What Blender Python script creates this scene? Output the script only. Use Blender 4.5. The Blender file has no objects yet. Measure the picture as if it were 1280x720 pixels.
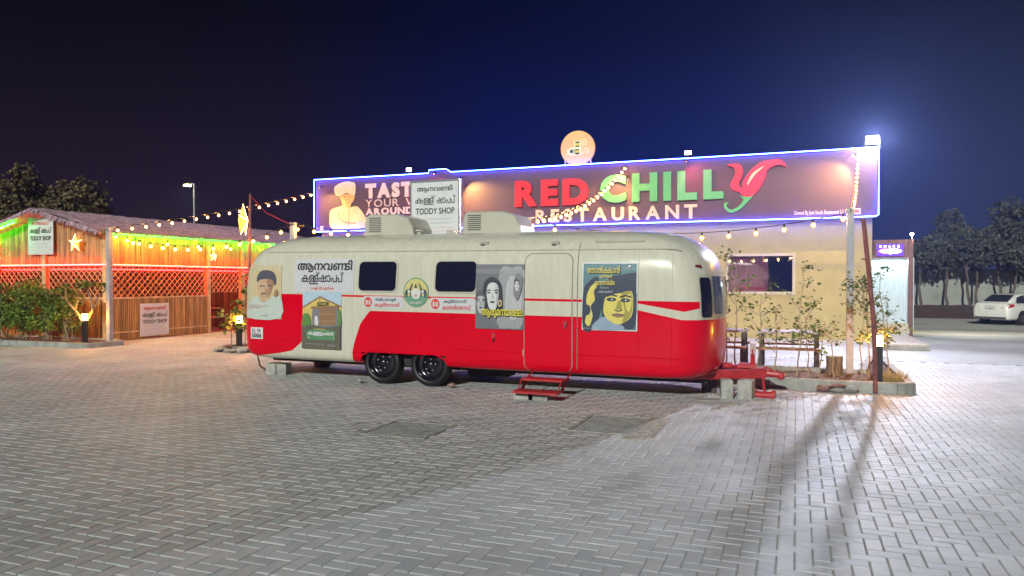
import bpy, math, random
import numpy as np
from mathutils import Vector, Matrix, geometry
R = math.radians
random.seed(7)
SC = bpy.context.scene
COL = SC.collection

# ---------------------------------------------------------------- camera
cam_d = bpy.data.cameras.new("camera"); cam = bpy.data.objects.new("camera", cam_d); COL.objects.link(cam)
cam.location = (0, 0, 1.7); cam.rotation_euler = (R(90 - 0.62), 0, R(21))
cam_d.sensor_width = 36; cam_d.lens = 924 / 1280 * 36; cam_d.clip_end = 600; cam_d.clip_start = 0.05
SC.camera = cam
# ---------------------------------------------------------------- night sky
W = bpy.data.worlds.new("World"); SC.world = W; W.use_nodes = True
nt = W.node_tree; N = nt.nodes; Lk = nt.links
bg = N["Background"]
tc = N.new("ShaderNodeTexCoord")
sep = N.new("ShaderNodeSeparateXYZ"); Lk.new(tc.outputs["Generated"], sep.inputs[0])
az = N.new("ShaderNodeValToRGB")       # west (left) purple, centre blue, east grey blue
mx = N.new("ShaderNodeMath"); mx.operation = 'MULTIPLY_ADD'; mx.inputs[1].default_value = 0.5; mx.inputs[2].default_value = 0.5
Lk.new(sep.outputs[0], mx.inputs[0]); Lk.new(mx.outputs[0], az.inputs[0])
cr = az.color_ramp
cr.elements[0].position = 0.10; cr.elements[0].color = (0.018, 0.010, 0.024, 1)
cr.elements[1].position = 0.80; cr.elements[1].color = (0.045, 0.055, 0.14, 1)
for p, c in ((0.20, (0.016, 0.012, 0.034, 1)), (0.31, (0.001, 0.012, 0.14, 1)), (0.46, (0.001, 0.016, 0.17, 1)), (0.60, (0.028, 0.045, 0.13, 1))):
    e = cr.elements.new(p); e.color = c
el = N.new("ShaderNodeValToRGB"); Lk.new(sep.outputs[2], el.inputs[0])
cr = el.color_ramp
cr.elements[0].position = 0.0; cr.elements[0].color = (1.3, 1.15, 1.1, 1)
cr.elements[1].position = 0.42; cr.elements[1].color = (0.07, 0.11, 0.14, 1)
for p, c in ((0.12, (1.0, 0.95, 0.95, 1)), (0.22, (0.50, 0.56, 0.56, 1)), (0.32, (0.16, 0.20, 0.22, 1))):
    e = cr.elements.new(p); e.color = c
mul = N.new("ShaderNodeMixRGB"); mul.blend_type = 'MULTIPLY'; mul.inputs[0].default_value = 1
Lk.new(az.outputs[0], mul.inputs[1]); Lk.new(el.outputs[0], mul.inputs[2])
ns = N.new("ShaderNodeTexNoise"); ns.inputs["Scale"].default_value = 2.2; ns.inputs["Detail"].default_value = 3
Lk.new(tc.outputs["Generated"], ns.inputs["Vector"])
mr = N.new("ShaderNodeMapRange"); mr.inputs[3].default_value = 0.8; mr.inputs[4].default_value = 1.2
Lk.new(ns.outputs[0], mr.inputs[0])
mul2 = N.new("ShaderNodeMixRGB"); mul2.blend_type = 'MULTIPLY'; mul2.inputs[0].default_value = 1
Lk.new(mul.outputs[0], mul2.inputs[1]); Lk.new(mr.outputs[0], mul2.inputs[2])
Lk.new(mul2.outputs[0], bg.inputs[0]); bg.inputs[1].default_value = 0.72
# ---------------------------------------------------------------- the one directional light (car-park light from behind the camera)
sun_d = bpy.data.lights.new("sun", 'SUN'); sun = bpy.data.objects.new("sun", sun_d); COL.objects.link(sun)
sun_d.energy = 3.0; sun_d.angle = R(1.2); sun_d.color = (0.98, 1.0, 0.91)
sun.rotation_euler = Vector((0.04, math.cos(R(24)), -math.sin(R(24)))).to_track_quat('-Z', 'Y').to_euler()
# ---------------------------------------------------------------- floodlight at the building corner
def spot(name, loc, aim, power, size=120, color=(1, 1, 1), radius=0.1, blend=0.6):
    d = bpy.data.lights.new(name, 'SPOT'); d.energy = power; d.spot_size = R(size); d.color = color
    d.shadow_soft_size = radius; d.spot_blend = blend
    o = bpy.data.objects.new(name, d); COL.objects.link(o); o.location = loc
    o.rotation_euler = (Vector(aim) - Vector(loc)).to_track_quat('-Z', 'Y').to_euler()
    return o
spot("floodlight_beam", (2.0, 22.2, 5.55), (-2.0, 8, 0), 4700, 132, (0.78, 0.82, 1.0), 0.14, 1.0)
pl_ = bpy.data.lights.new("floodlight_glow", 'POINT'); pl_.energy = 900; pl_.color = (0.85, 0.9, 1.0); pl_.shadow_soft_size = 0.12
po_ = bpy.data.objects.new("floodlight_glow", pl_); COL.objects.link(po_); po_.location = (2.05, 22.3, 5.56)
SC.view_settings.view_transform = 'Standard'; SC.view_settings.look = 'None'
SC.view_settings.exposure = 0; SC.view_settings.gamma = 1
cy = SC.cycles
cy.use_denoising = True; cy.max_bounces = 6; cy.diffuse_bounces = 3; cy.glossy_bounces = 3
cy.transparent_max_bounces = 16; cy.sample_clamp_indirect = 4; cy.caustics_reflective = False; cy.caustics_refractive = False

# ================================================================ materials
MATS = {}
def mat(name, col, rough=0.6, metal=0.0, var=0.12, scale=6.0, bump=0.0, bscale=40.0, emit=None, es=0.0, attr=None, coat=0.0, stretch=None, spec=None, col2=None, pos=False):
    if name in MATS: return MATS[name]
    m = bpy.data.materials.new(name); m.use_nodes = True; t = m.node_tree; n = t.nodes; l = t.links
    p = n["Principled BSDF"]; p.inputs["Roughness"].default_value = rough; p.inputs["Metallic"].default_value = metal
    if spec is not None: p.inputs["Specular IOR Level"].default_value = spec
    if coat: p.inputs["Coat Weight"].default_value = coat; p.inputs["Coat Roughness"].default_value = 0.15
    if emit:
        p.inputs["Emission Color"].default_value = (*emit, 1); p.inputs["Emission Strength"].default_value = es
    c = (*col, 1)
    if var > 0:
        tcn = n.new("ShaderNodeTexCoord"); src = tcn.outputs["Object"]
        if pos: src = n.new("ShaderNodeNewGeometry").outputs["Position"]
        if stretch:
            mp = n.new("ShaderNodeMapping"); mp.inputs["Scale"].default_value = stretch; l.new(src, mp.inputs[0]); src = mp.outputs[0]
        nz = n.new("ShaderNodeTexNoise"); nz.inputs["Scale"].default_value = scale; nz.inputs["Detail"].default_value = 5; nz.inputs["Roughness"].default_value = 0.65
        l.new(src, nz.inputs["Vector"])
        rm = n.new("ShaderNodeMapRange"); rm.inputs[1].default_value = 0.3; rm.inputs[2].default_value = 0.7
        l.new(nz.outputs[0], rm.inputs[0])
        mixn = n.new("ShaderNodeMixRGB"); mixn.inputs[1].default_value = c
        c2 = col2 if col2 else tuple(x * (1 - 2.2 * var) for x in col)
        if not col2: mixn.inputs[1].default_value = (*[min(1, x * (1 + var)) for x in col], 1)
        mixn.inputs[2].default_value = (*c2, 1)
        l.new(rm.outputs[0], mixn.inputs[0]); out = mixn.outputs[0]
        if pos:
            n3 = n.new("ShaderNodeTexNoise"); n3.inputs["Scale"].default_value = 2.6; n3.inputs["Detail"].default_value = 3; l.new(src, n3.inputs["Vector"])
            m3 = n.new("ShaderNodeMapRange"); m3.inputs[1].default_value = .66; m3.inputs[2].default_value = .74; m3.inputs[3].default_value = 1; m3.inputs[4].default_value = .72; l.new(n3.outputs[0], m3.inputs[0])
            x3 = n.new("ShaderNodeMixRGB"); x3.blend_type = 'MULTIPLY'; x3.inputs[0].default_value = 1; l.new(out, x3.inputs[1]); l.new(m3.outputs[0], x3.inputs[2]); out = x3.outputs[0]
        if attr:
            at = n.new("ShaderNodeAttribute"); at.attribute_name = attr
            m2 = n.new("ShaderNodeMixRGB"); m2.blend_type = 'MULTIPLY'; m2.inputs[0].default_value = 1
            l.new(out, m2.inputs[1]); l.new(at.outputs["Color"], m2.inputs[2]); out = m2.outputs[0]
        l.new(out, p.inputs["Base Color"])
        mr_ = n.new("ShaderNodeMapRange"); mr_.inputs[3].default_value = max(0.03, rough - 0.12); mr_.inputs[4].default_value = min(1, rough + 0.1)
        l.new(nz.outputs[0], mr_.inputs[0]); l.new(mr_.outputs[0], p.inputs["Roughness"])
        if bump:
            nb = n.new("ShaderNodeTexNoise"); nb.inputs["Scale"].default_value = bscale; nb.inputs["Detail"].default_value = 4
            l.new(src, nb.inputs["Vector"])
            b = n.new("ShaderNodeBump"); b.inputs["Strength"].default_value = bump; b.inputs["Distance"].default_value = 0.02
            l.new(nb.outputs[0], b.inputs["Height"]); l.new(b.outputs[0], p.inputs["Normal"])
    else:
        p.inputs["Base Color"].default_value = c
    MATS[name] = m
    return m
def emis(name, col, s):
    return mat(name, (0.8, 0.8, 0.8), var=0, emit=col, es=s)

PAVER = mat("paver_concrete", (0.53, 0.545, 0.55), 0.58, var=0.10, scale=0.9, bump=0.25, bscale=90, attr="rnd", spec=0.4, pos=True)
SAND = mat("joint_sand", (0.44, 0.44, 0.39), 0.95, var=0.25, scale=2.2, bump=0.3)
CONC = mat("kerb_concrete", (0.36, 0.37, 0.34), 0.85, var=0.2, scale=3, bump=0.4, bscale=30)
BLOCK = mat("block_concrete", (0.42, 0.42, 0.38), 0.9, var=0.2, scale=7, bump=0.5, bscale=50)
SOIL = mat("planting_soil", (0.16, 0.09, 0.055), 0.95, var=0.3, scale=10, bump=0.9, bscale=25)
GALV = mat("painted_grey_steel", (0.38, 0.39, 0.42), 0.5, var=0.12, scale=4)
REDST = mat("red_painted_steel", (0.50, 0.03, 0.035), 0.4, var=0.15, scale=8, coat=0.3)
RUST = mat("brown_painted_steel", (0.24, 0.08, 0.07), 0.55, var=0.25, scale=8)
BLACKM = mat("black_metal", (0.02, 0.02, 0.022), 0.35, var=0.2)
DARK = mat("dark_underside", (0.03, 0.028, 0.03), 0.8, var=0.2)
BAMBOO = mat("bamboo_cane", (0.60, 0.37, 0.15), 0.55, var=0.28, scale=1.0, stretch=(14, 14, 1.2), bump=0.15, bscale=30, attr="rnd")
BAMSLAT = mat("bamboo_slat", (0.70, 0.48, 0.24), 0.6, var=0.2, scale=6)
THATCH = mat("palm_thatch", (0.70, 0.50, 0.58), 0.9, var=0.25, scale=9, bump=0.9, bscale=18, attr="rnd")  # the purple light on the roof is mixed into the tan thatch colour
WOOD = mat("weathered_timber", (0.42, 0.24, 0.13), 0.65, var=0.25, scale=2, stretch=(3, 30, 30), bump=0.2)
DWOOD = mat("dark_timber", (0.09, 0.07, 0.065), 0.6, var=0.25, scale=5)
BARK = mat("tree_bark", (0.15, 0.12, 0.10), 0.9, var=0.3, scale=8, bump=0.6)
PALEBARK = mat("pale_branch", (0.36, 0.30, 0.20), 0.8, var=0.25, scale=12, bump=0.3)
CREAM = mat("cream_paint", (0.54, 0.53, 0.43), 0.35, var=0.05, scale=2.0, coat=0.2)
WHITEV = mat("white_vinyl", (0.72, 0.73, 0.74), 0.5, var=0.05, scale=3)
INK = mat("black_ink", (0.03, 0.03, 0.035), 0.5, var=0)
REDINK = mat("red_ink", (0.70, 0.06, 0.05), 0.5, var=0)
ALU = mat("brushed_aluminium", (0.55, 0.55, 0.56), 0.3, metal=0.8, var=0.1)
STUCCO = mat("cream_stucco", (0.43, 0.375, 0.18), 0.85, var=0.06, scale=1.2, bump=0.25, bscale=60)
FARWALL = mat("grey_boundary_wall", (0.34, 0.36, 0.31), 0.9, var=0.12, scale=0.6)
TYRE = mat("tyre_rubber", (0.010, 0.010, 0.012), 0.45, var=0.2, scale=10, bump=0.2)
RIM = mat("black_gloss_rim", (0.02, 0.02, 0.028), 0.18, metal=0.4, var=0.1, coat=0.6)

def leafmat(name, col, col2):
    return mat(name, col, 0.75, var=0.3, scale=3.0, col2=col2, attr="rnd", spec=0.12)
LEAF_BUSH = leafmat("bush_leaf", (0.24, 0.34, 0.07), (0.10, 0.17, 0.04))
LEAF_PLANT = leafmat("plant_leaf", (0.20, 0.27, 0.07), (0.09, 0.14, 0.04))
LEAF_TREE = leafmat("tree_leaf", (0.125, 0.13, 0.12), (0.07, 0.08, 0.075))
LEAF_BROWN = leafmat("dusty_tree_leaf", (0.19, 0.15, 0.08), (0.09, 0.075, 0.05))

# ================================================================ mesh helpers
class MB:
    def __init__(s): s.v = []; s.f = []; s.m = []; s.mats = []; s.rnd = []; s.usernd = False
    def mi(s, mt):
        if mt not in s.mats: s.mats.append(mt)
        return s.mats.index(mt)
    def add(s, vs, fs, mt, r=None):
        b = len(s.v); k = s.mi(mt)
        s.v += [tuple(x) for x in vs]
        for f in fs:
            s.f.append(tuple(i + b for i in f)); s.m.append(k); s.rnd.append(1.0 if r is None else r)
        if r is not None: s.usernd = True
    def box(s, x0, x1, y0, y1, z0, z1, mt, r=None, bev=0.0):
        if bev:
            vs = []
            for z, d in ((z0, 0), (z1 - bev, 0), (z1, bev)):
                vs += [(x0 + d, y0 + d, z), (x1 - d, y0 + d, z), (x1 - d, y1 - d, z), (x0 + d, y1 - d, z)]
            fs = [(3, 2, 1, 0), (8, 9, 10, 11)]
            for L in (0, 4):
                for i in range(4): fs.append((L + i, L + (i + 1) % 4, L + 4 + (i + 1) % 4, L + 4 + i))
            s.add(vs, fs, mt, r); return
        vs = [(x0, y0, z0), (x1, y0, z0), (x1, y1, z0), (x0, y1, z0), (x0, y0, z1), (x1, y0, z1), (x1, y1, z1), (x0, y1, z1)]
        s.add(vs, [(3, 2, 1, 0), (4, 5, 6, 7), (0, 1, 5, 4), (1, 2, 6, 5), (2, 3, 7, 6), (3, 0, 4, 7)], mt, r)
    def obox(s, c, size, mt, rot=(0, 0, 0), r=None):
        M = Matrix.Translation(c) @ __import__('mathutils').Euler(rot).to_matrix().to_4x4()
        a, b, d = size[0] / 2, size[1] / 2, size[2] / 2
        vs = [M @ Vector(p) for p in [(-a, -b, -d), (a, -b, -d), (a, b, -d), (-a, b, -d), (-a, -b, d), (a, -b, d), (a, b, d), (-a, b, d)]]
        s.add(vs, [(3, 2, 1, 0), (4, 5, 6, 7), (0, 1, 5, 4), (1, 2, 6, 5), (2, 3, 7, 6), (3, 0, 4, 7)], mt, r)
    def tube(s, pts, rad, mt, n=8, caps=True, r=None):
        pts = [Vector(p) for p in pts]
        rads = rad if isinstance(rad, (list, tuple)) else [rad] * len(pts)
        up = None; rings = []
        for i, p in enumerate(pts):
            d = (pts[min(i + 1, len(pts) - 1)] - pts[max(i - 1, 0)])
            d = d.normalized() if d.length > 1e-9 else Vector((0, 0, 1))
            if up is None:
                up = Vector((0, 0, 1)) if abs(d.z) < 0.9 else Vector((1, 0, 0))
            a = d.cross(up).normalized(); b = a.cross(d).normalized(); up = b
            rings.append([p + (a * math.cos(2 * math.pi * k / n) + b * math.sin(2 * math.pi * k / n)) * rads[i] for k in range(n)])
        vs = [v for q in rings for v in q]; fs = []
        for i in range(len(pts) - 1):
            for k in range(n):
                fs.append((i * n + k, i * n + (k + 1) % n, (i + 1) * n + (k + 1) % n, (i + 1) * n + k))
        if caps: fs.append(tuple(range(n - 1, -1, -1))); fs.append(tuple((len(pts) - 1) * n + k for k in range(n)))
        s.add(vs, fs, mt, r)
    def lathe(s, prof, mt, c=(0, 0, 0), axis='Z', n=24, close=False):
        vs = []
        for (rr, h) in prof:
            for k in range(n):
                a = 2 * math.pi * k / n; x, y = rr * math.cos(a), rr * math.sin(a)
                p = (x, y, h) if axis == 'Z' else ((x, h, y) if axis == 'Y' else (h, x, y))
                vs.append((p[0] + c[0], p[1] + c[1], p[2] + c[2]))
        fs = []
        m = len(prof)
        for i in range(m if close else m - 1):
            for k in range(n):
                j = (i + 1) % m
                f = (i * n + k, i * n + (k + 1) % n, j * n + (k + 1) % n, j * n + k)
                fs.append(f if axis != 'Y' else f[::-1])
        s.add(vs, fs, mt)
    def ball(s, c, r, mt, n=10, m=6, sc=(1, 1, 1)):
        vs = []; fs = []
        for i in range(m + 1):
            th = math.pi * i / m
            for k in range(n):
                a = 2 * math.pi * k / n
                vs.append((c[0] + r * sc[0] * math.sin(th) * math.cos(a), c[1] + r * sc[1] * math.sin(th) * math.sin(a), c[2] + r * sc[2] * math.cos(th)))
        for i in range(m):
            for k in range(n): fs.append((i * n + k, (i + 1) * n + k, (i + 1) * n + (k + 1) % n, i * n + (k + 1) % n))
        s.add(vs, fs, mt)
    def tri2d(s, vt, org, xd, zd, mt, thick=0.0, edge_mt=None):
        """flat 2-D triangulation (verts, tris) laid in the plane org + x*xd + y*zd; thick > 0 extrudes towards the viewer"""
        vv, tt = vt; org, xd, zd = Vector(org), Vector(xd), Vector(zd)
        nrm = xd.cross(zd).normalized()
        P = [org + xd * x + zd * y for x, y in vv]
        if thick <= 0: s.add(P, tt, mt); return
        F = [p + nrm * thick for p in P]; n = len(P)
        s.add(F, tt, mt)
        cnt = {}
        for t in tt:
            for i in range(3):
                a, b = t[i], t[(i + 1) % 3]; cnt[(a, b)] = cnt.get((a, b), 0) + 1
        side = [(a, b, b + n, a + n) for (a, b) in cnt if (b, a) not in cnt]
        s.add(F + P, [(f[1], f[0], f[3], f[2]) for f in side], edge_mt or mt)
    def mesh(s, name, smooth=False):
        me = bpy.data.meshes.new(name); me.from_pydata(s.v, [], s.f)
        for mt in s.mats: me.materials.append(mt)
        me.polygons.foreach_set("material_index", s.m)
        if smooth: me.polygons.foreach_set("use_smooth", [True] * len(s.f))
        at = me.attributes.new("rnd", 'FLOAT_COLOR', 'FACE')
        data = []
        for r in s.rnd: data += [r, r, r, 1] if not isinstance(r, tuple) else [*r, 1]
        at.data.foreach_set("color", data)
        me.update(); return me
    def build(s, name, parent=None, smooth=False, loc=None):
        o = bpy.data.objects.new(name, s.mesh(name, smooth)); COL.objects.link(o)
        if parent: o.parent = parent
        if loc: o.location = loc
        return o
def tag(o, label=None, cat=None, group=None, kind=None):
    if label: o["label"] = label
    if cat: o["category"] = cat
    if group: o["group"] = group
    if kind: o["kind"] = kind
    return o
def thing(name, label, cat, loc=(0, 0, 0), rz=0, group=None):
    o = bpy.data.objects.new(name, None); COL.objects.link(o); o.location = loc; o.rotation_euler = (0, 0, rz)
    o.empty_display_size = 0.1
    return tag(o, label, cat, group)
def copy_tree(o, parent=None):
    c = o.copy(); COL.objects.link(c)
    if parent: c.parent = parent
    for ch in [x for x in SC.objects if x.parent == o]: copy_tree(ch, c)
    return c
def link(name, me, parent, loc=(0, 0, 0), rot=None):
    o = bpy.data.objects.new(name, me); COL.objects.link(o); o.parent = parent; o.location = loc
    if rot: o.rotation_euler = rot
    return o

# ---------------------------------------------------------------- 2-D shapes and lettering
def fill(contours, bold=0.0):
    """non-zero winding fill of closed 2-D contours -> (verts, tris)"""
    cs = []
    for c in contours:
        pts = [Vector(p) for p in c]
        q = []
        for p in pts:
            if not q or (p - q[-1]).length > 1e-5: q.append(p)
        if len(q) > 2 and (q[0] - q[-1]).length < 1e-5: q.pop()
        if len(q) < 3: continue
        cs.append(q)
    if not cs: return [], []
    if bold:
        tot = 0
        big = max(cs, key=lambda q: abs(sum(q[i].x * q[(i + 1) % len(q)].y - q[(i + 1) % len(q)].x * q[i].y for i in range(len(q)))))
        A = sum(big[i].x * big[(i + 1) % len(big)].y - big[(i + 1) % len(big)].x * big[i].y for i in range(len(big)))
        sg = 1 if A > 0 else -1
        out = []
        for q in cs:
            nq = []
            for i, p in enumerate(q):
                a = (p - q[i - 1]); b = (q[(i + 1) % len(q)] - p)
                a.normalize(); b.normalize(); t = a + b
                if t.length < 0.3: nq.append(p); continue
                t.normalize(); nrm = Vector((t.y, -t.x)) * sg
                nq.append(p + nrm * bold * min(1.6, 1 / max(0.4, t.dot(a))))
            out.append(nq)
        cs = out
    V2 = []; E = []
    for q in cs:
        b = len(V2); V2 += q; E += [(b + i, b + (i + 1) % len(q)) for i in range(len(q))]
    ov, oe, of, *_ = geometry.delaunay_2d_cdt(V2, E, [], 0, 1e-6)
    if not of: return [], []
    T3 = np.array([list(t) for t in of]); PV = np.array([[p.x, p.y] for p in ov]); C3 = PV[T3].mean(1); w = np.zeros(len(T3), int)
    for q in cs:
        A2 = np.array([[p.x, p.y] for p in q]); B2 = np.roll(A2, -1, 0)
        ax, ay, bx, by = A2[:, 0], A2[:, 1], B2[:, 0], B2[:, 1]; X, Y = C3[:, :1], C3[:, 1:]
        cr = (bx - ax) * (Y - ay) - (X - ax) * (by - ay)
        w += ((ay <= Y) & (by > Y) & (cr > 0)).sum(1) - ((ay > Y) & (by <= Y) & (cr < 0)).sum(1)
    tris = []
    for t, ww in zip(T3.tolist(), w.tolist()):
        if ww != 0:
            (x0, y0), (x1, y1), (x2, y2) = ov[t[0]], ov[t[1]], ov[t[2]]
            tris.append(tuple(t) if (x1 - x0) * (y2 - y0) - (x2 - x0) * (y1 - y0) > 0 else (t[0], t[2], t[1]))
    return [(p.x, p.y) for p in ov], tris
TC = {}
TS = bpy.data.scenes.new("lettering")      # scratch scene for laying out letters, removed at the end
def text(body, bold=0.0, kern=None, space=1.0):
    key = (body, bold, str(kern), space)
    if key in TC: return TC[key]
    c = bpy.data.curves.new("t", 'FONT'); c.body = body; c.resolution_u = 3; c.space_character = space
    if kern:
        for i, k in kern.items(): c.body_format[i].kerning = k
    o = bpy.data.objects.new("t", c); TS.collection.objects.link(o)
    vl = TS.view_layers[0]; vl.update(); dg = vl.depsgraph; cu = o.evaluated_get(dg).to_curve(dg)
    cont = []
    for sp in cu.splines:
        pts = []
        bp = sp.bezier_points; n = len(bp)
        for i in range(n):
            a, b = bp[i], bp[(i + 1) % n]
            straight = a.handle_right_type == 'VECTOR' and b.handle_left_type == 'VECTOR'
            k = 2 if straight else 4
            q = geometry.interpolate_bezier(a.co, a.handle_right, b.handle_left, b.co, k + (0 if straight else 1))
            pts += [(p.x, p.y) for p in q[:-1]]
        if len(pts) > 2: cont.append(pts)
    bpy.data.objects.remove(o); bpy.data.curves.remove(c)
    vv, tt = fill(cont, bold)
    used = sorted({i for t in tt for i in t}); mp = {j: i for i, j in enumerate(used)}
    vv = [vv[i] for i in used]; tt = [tuple(mp[i] for i in t) for t in tt]
    TC[key] = (vv, tt); return TC[key]
def fit(vt, x0, z0, x1, z1, slant=0.0):
    vv, tt = vt
    if not vv: return vt
    a0 = min(p[0] for p in vv); a1 = max(p[0] for p in vv); b0 = min(p[1] for p in vv); b1 = max(p[1] for p in vv)
    sx = (x1 - x0) / (a1 - a0); sz = (z1 - z0) / (b1 - b0)
    return [(x0 + (x - a0) * sx + slant * (z - b0) * sz, z0 + (z - b0) * sz) for x, z in vv], tt
def smooth_loop(pts, k=4):
    out = []; n = len(pts)
    for i in range(n):
        p0, p1, p2, p3 = (Vector(pts[(i + j - 1) % n]) for j in range(4))
        for s_ in range(k):
            t = s_ / k
            out.append(tuple(0.5 * ((2 * p1) + (p2 - p0) * t + (2 * p0 - 5 * p1 + 4 * p2 - p3) * t * t + (3 * p1 - p0 - 3 * p2 + p3) * t ** 3)))
    return out
def ell(cx, cy, rx, ry, n=20, a0=0, a1=360):
    full = a1 - a0 == 360
    return [(cx + rx * math.cos(R(a0 + (a1 - a0) * i / (n if full else n - 1))), cy + ry * math.sin(R(a0 + (a1 - a0) * i / (n if full else n - 1)))) for i in range(n)]
def strokes(pts, w):
    L = []; Rr = []; n = len(pts)
    for i, p in enumerate(pts):
        p = Vector(p); d = Vector(pts[min(i + 1, n - 1)]) - Vector(pts[max(0, i - 1)]); d.normalize()
        ww = w[i] if isinstance(w, (list, tuple)) else w
        q = Vector((-d.y, d.x)) * ww / 2; L.append(tuple(p + q)); Rr.append(tuple(p - q))
    return L + Rr[::-1]
CM = {}
def ink(r, g, b, e=0.5):
    k = (r, g, b)
    if k not in CM: CM[k] = mat("printed_colour_%d" % len(CM), tuple(x for x in k), e, var=0.06, scale=20)
    return CM[k]
# Malayalam: glyphs in visual order, conjuncts closed up by kerning
def mal(chars, tight=(), k=-12, bold=0.0):
    return text(chars, bold, {i: k for i in tight} if tight else None)

# ================================================================ THE SETTING
def drop(x, y):
    t = min(1, max(0, (y - 26) / 12)); return -0.42 * t * t * (3 - 2 * t)
BX0, BX1, BY0, BY1 = -18.9, 4.83, 1.575, 17.325
def grid_sheet(mb, x0, x1, y0, y1, nx, ny, z, mt):
    vs = []; fs = []
    for j in range(ny + 1):
        for i in range(nx + 1):
            x = x0 + (x1 - x0) * i / nx; y = y0 + (y1 - y0) * j / ny; vs.append((x, y, z + drop(x, y)))
    for j in range(ny):
        for i in range(nx):
            a = j * (nx + 1) + i; fs.append((a, a + 1, a + nx + 2, a + nx + 1))
    mb.add(vs, fs, mt)
# far paving: same herringbone colour, pattern by material
def paving_far():
    m = bpy.data.materials.new("paving_far"); m.use_nodes = True; t = m.node_tree; n = t.nodes; l = t.links; p = n["Principled BSDF"]
    tcn = n.new("ShaderNodeTexCoord")
    br = n.new("ShaderNodeTexBrick"); br.inputs["Scale"].default_value = 1; br.inputs["Brick Width"].default_value = 0.21; br.inputs["Row Height"].default_value = 0.105
    br.inputs["Mortar Size"].default_value = 0.007; br.inputs["Mortar Smooth"].default_value = 0.3
    br.inputs["Color1"].default_value = (0.38, 0.395, 0.40, 1); br.inputs["Color2"].default_value = (0.45, 0.46, 0.46, 1); br.inputs["Mortar"].default_value = (0.40, 0.38, 0.32, 1)
    l.new(tcn.outputs["Object"], br.inputs["Vector"])
    nz = n.new("ShaderNodeTexNoise"); nz.inputs["Scale"].default_value = 0.45; nz.inputs["Detail"].default_value = 7; l.new(tcn.outputs["Object"], nz.inputs["Vector"])
    r_ = n.new("ShaderNodeMapRange"); r_.inputs[1].default_value = 0.3; r_.inputs[2].default_value = 0.7; r_.inputs[3].default_value = 0.8; r_.inputs[4].default_value = 1.2
    l.new(nz.outputs[0], r_.inputs[0])
    mm = n.new("ShaderNodeMixRGB"); mm.blend_type = 'MULTIPLY'; mm.inputs[0].default_value = 1; l.new(br.outputs[0], mm.inputs[1]); l.new(r_.outputs[0], mm.inputs[2])
    l.new(mm.outputs[0], p.inputs["Base Color"]); p.inputs["Roughness"].default_value = 0.68; p.inputs["Specular IOR Level"].default_value = 0.3
    return m
PFAR = paving_far()
g = MB()
grid_sheet(g, -90, 90, BY1, 26, 2, 2, 0, PFAR)
ROAD = mat("pale_concrete_road", (0.56, 0.55, 0.48), 0.8, var=0.12, scale=0.25)
grid_sheet(g, -90, 90, 26, 38, 2, 12, 0, ROAD)
grid_sheet(g, -90, 90, 38, 46.5, 2, 2, 0, ROAD)
grid_sheet(g, -90, BX0, -12, BY1, 2, 2, 0, PFAR)
grid_sheet(g, BX1, 90, -12, BY1, 2, 2, 0, PFAR)
grid_sheet(g, BX0, BX1, -12, BY0, 2, 2, 0, PFAR)
grid_sheet(g, BX0, BX1, BY0, BY1, 2, 2, -0.007, SAND)
tag(g.build("paved_ground"), kind="structure")
paved = SC.objects["paved_ground"]
g = MB(); grid_sheet(g, -250, 250, 46.5, 300, 4, 4, -0.03, mat("sandy_ground", (0.20, 0.15, 0.10), 0.95, var=0.2, scale=0.5)); grid_sheet(g, -250, -90, -60, 46.5, 2, 60, -0.03, MATS["sandy_ground"]); grid_sheet(g, 90, 250, -60, 46.5, 2, 60, -0.03, MATS["sandy_ground"])
tag(g.build("ground"), kind="structure")

# pavers: herringbone bricks 20 x 10 cm
f_, h_ = 924, 1.7; s21, c21 = math.sin(R(21)), math.cos(R(21))
def to_px(x, y, z=0):
    zz = -s21 * x + c21 * y; xx = c21 * x + s21 * y
    return (640 + f_ * xx / zz, 350 + f_ * (h_ - z) / zz, zz) if zz > 0.1 else (0, 0, 0)
HOLES = [(-2.42, -1.66, 8.02, 9.10), (-4.52, -3.70, 7.02, 7.86)]      # inspection covers
PU = 0.105
bricks = []
for i in range(int(BX0 / PU) + 1, int(BX1 / PU) - 1):
    for j in range(int(BY0 / PU), int(BY1 / PU)):
        d = (i - j) % 4
        if d == 0: w, h = 2, 1
        elif d == 3: w, h = 1, 2
        else: continue
        x0, y0 = i * PU, j * PU; x1, y1 = x0 + w * PU, y0 + h * PU
        if y1 > BY1 + 0.001: continue
        cx, cy_ = (x0 + x1) / 2, (y0 + y1) / 2
        if any(a - 0.02 < cx < b + 0.02 and c - 0.02 < cy_ < e + 0.02 for a, b, c, e in HOLES): continue
        px, py, zz = to_px(cx, cy_)
        if zz < 1 or px < -420 or px > 1700: continue
        bricks.append((zz if (-30 < px < 1310 and py < 735) else 1e3 + zz, cx, cy_, w, h))
bricks.sort()
def brick_geo(mb, cx, cy_, w, h, mt, r, dz=0.0, gap=0.0035, tx=0.0, ty=0.0):
    a, b = w * PU / 2 - gap, h * PU / 2 - gap; v = 0.005
    vs = []
    for (sx, sy) in ((-1, -1), (1, -1), (1, 1), (-1, 1)): vs.append((cx + sx * a, cy_ + sy * b, -0.012 + dz))
    for (sx, sy) in ((-1, -1), (1, -1), (1, 1), (-1, 1)): vs.append((cx + sx * a, cy_ + sy * b, -0.004 + dz + tx * sx + ty * sy))
    for (sx, sy) in ((-1, -1), (1, -1), (1, 1), (-1, 1)): vs.append((cx + sx * (a - v), cy_ + sy * (b - v), dz + tx * sx + ty * sy))
    fs = [(8, 9, 10, 11)]
    for L in (0, 4):
        for k in range(4): fs.append((L + k, L + (k + 1) % 4, L + 4 + (k + 1) % 4, L + 4 + k))
    mb.add(vs, fs, mt, r)
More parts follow.
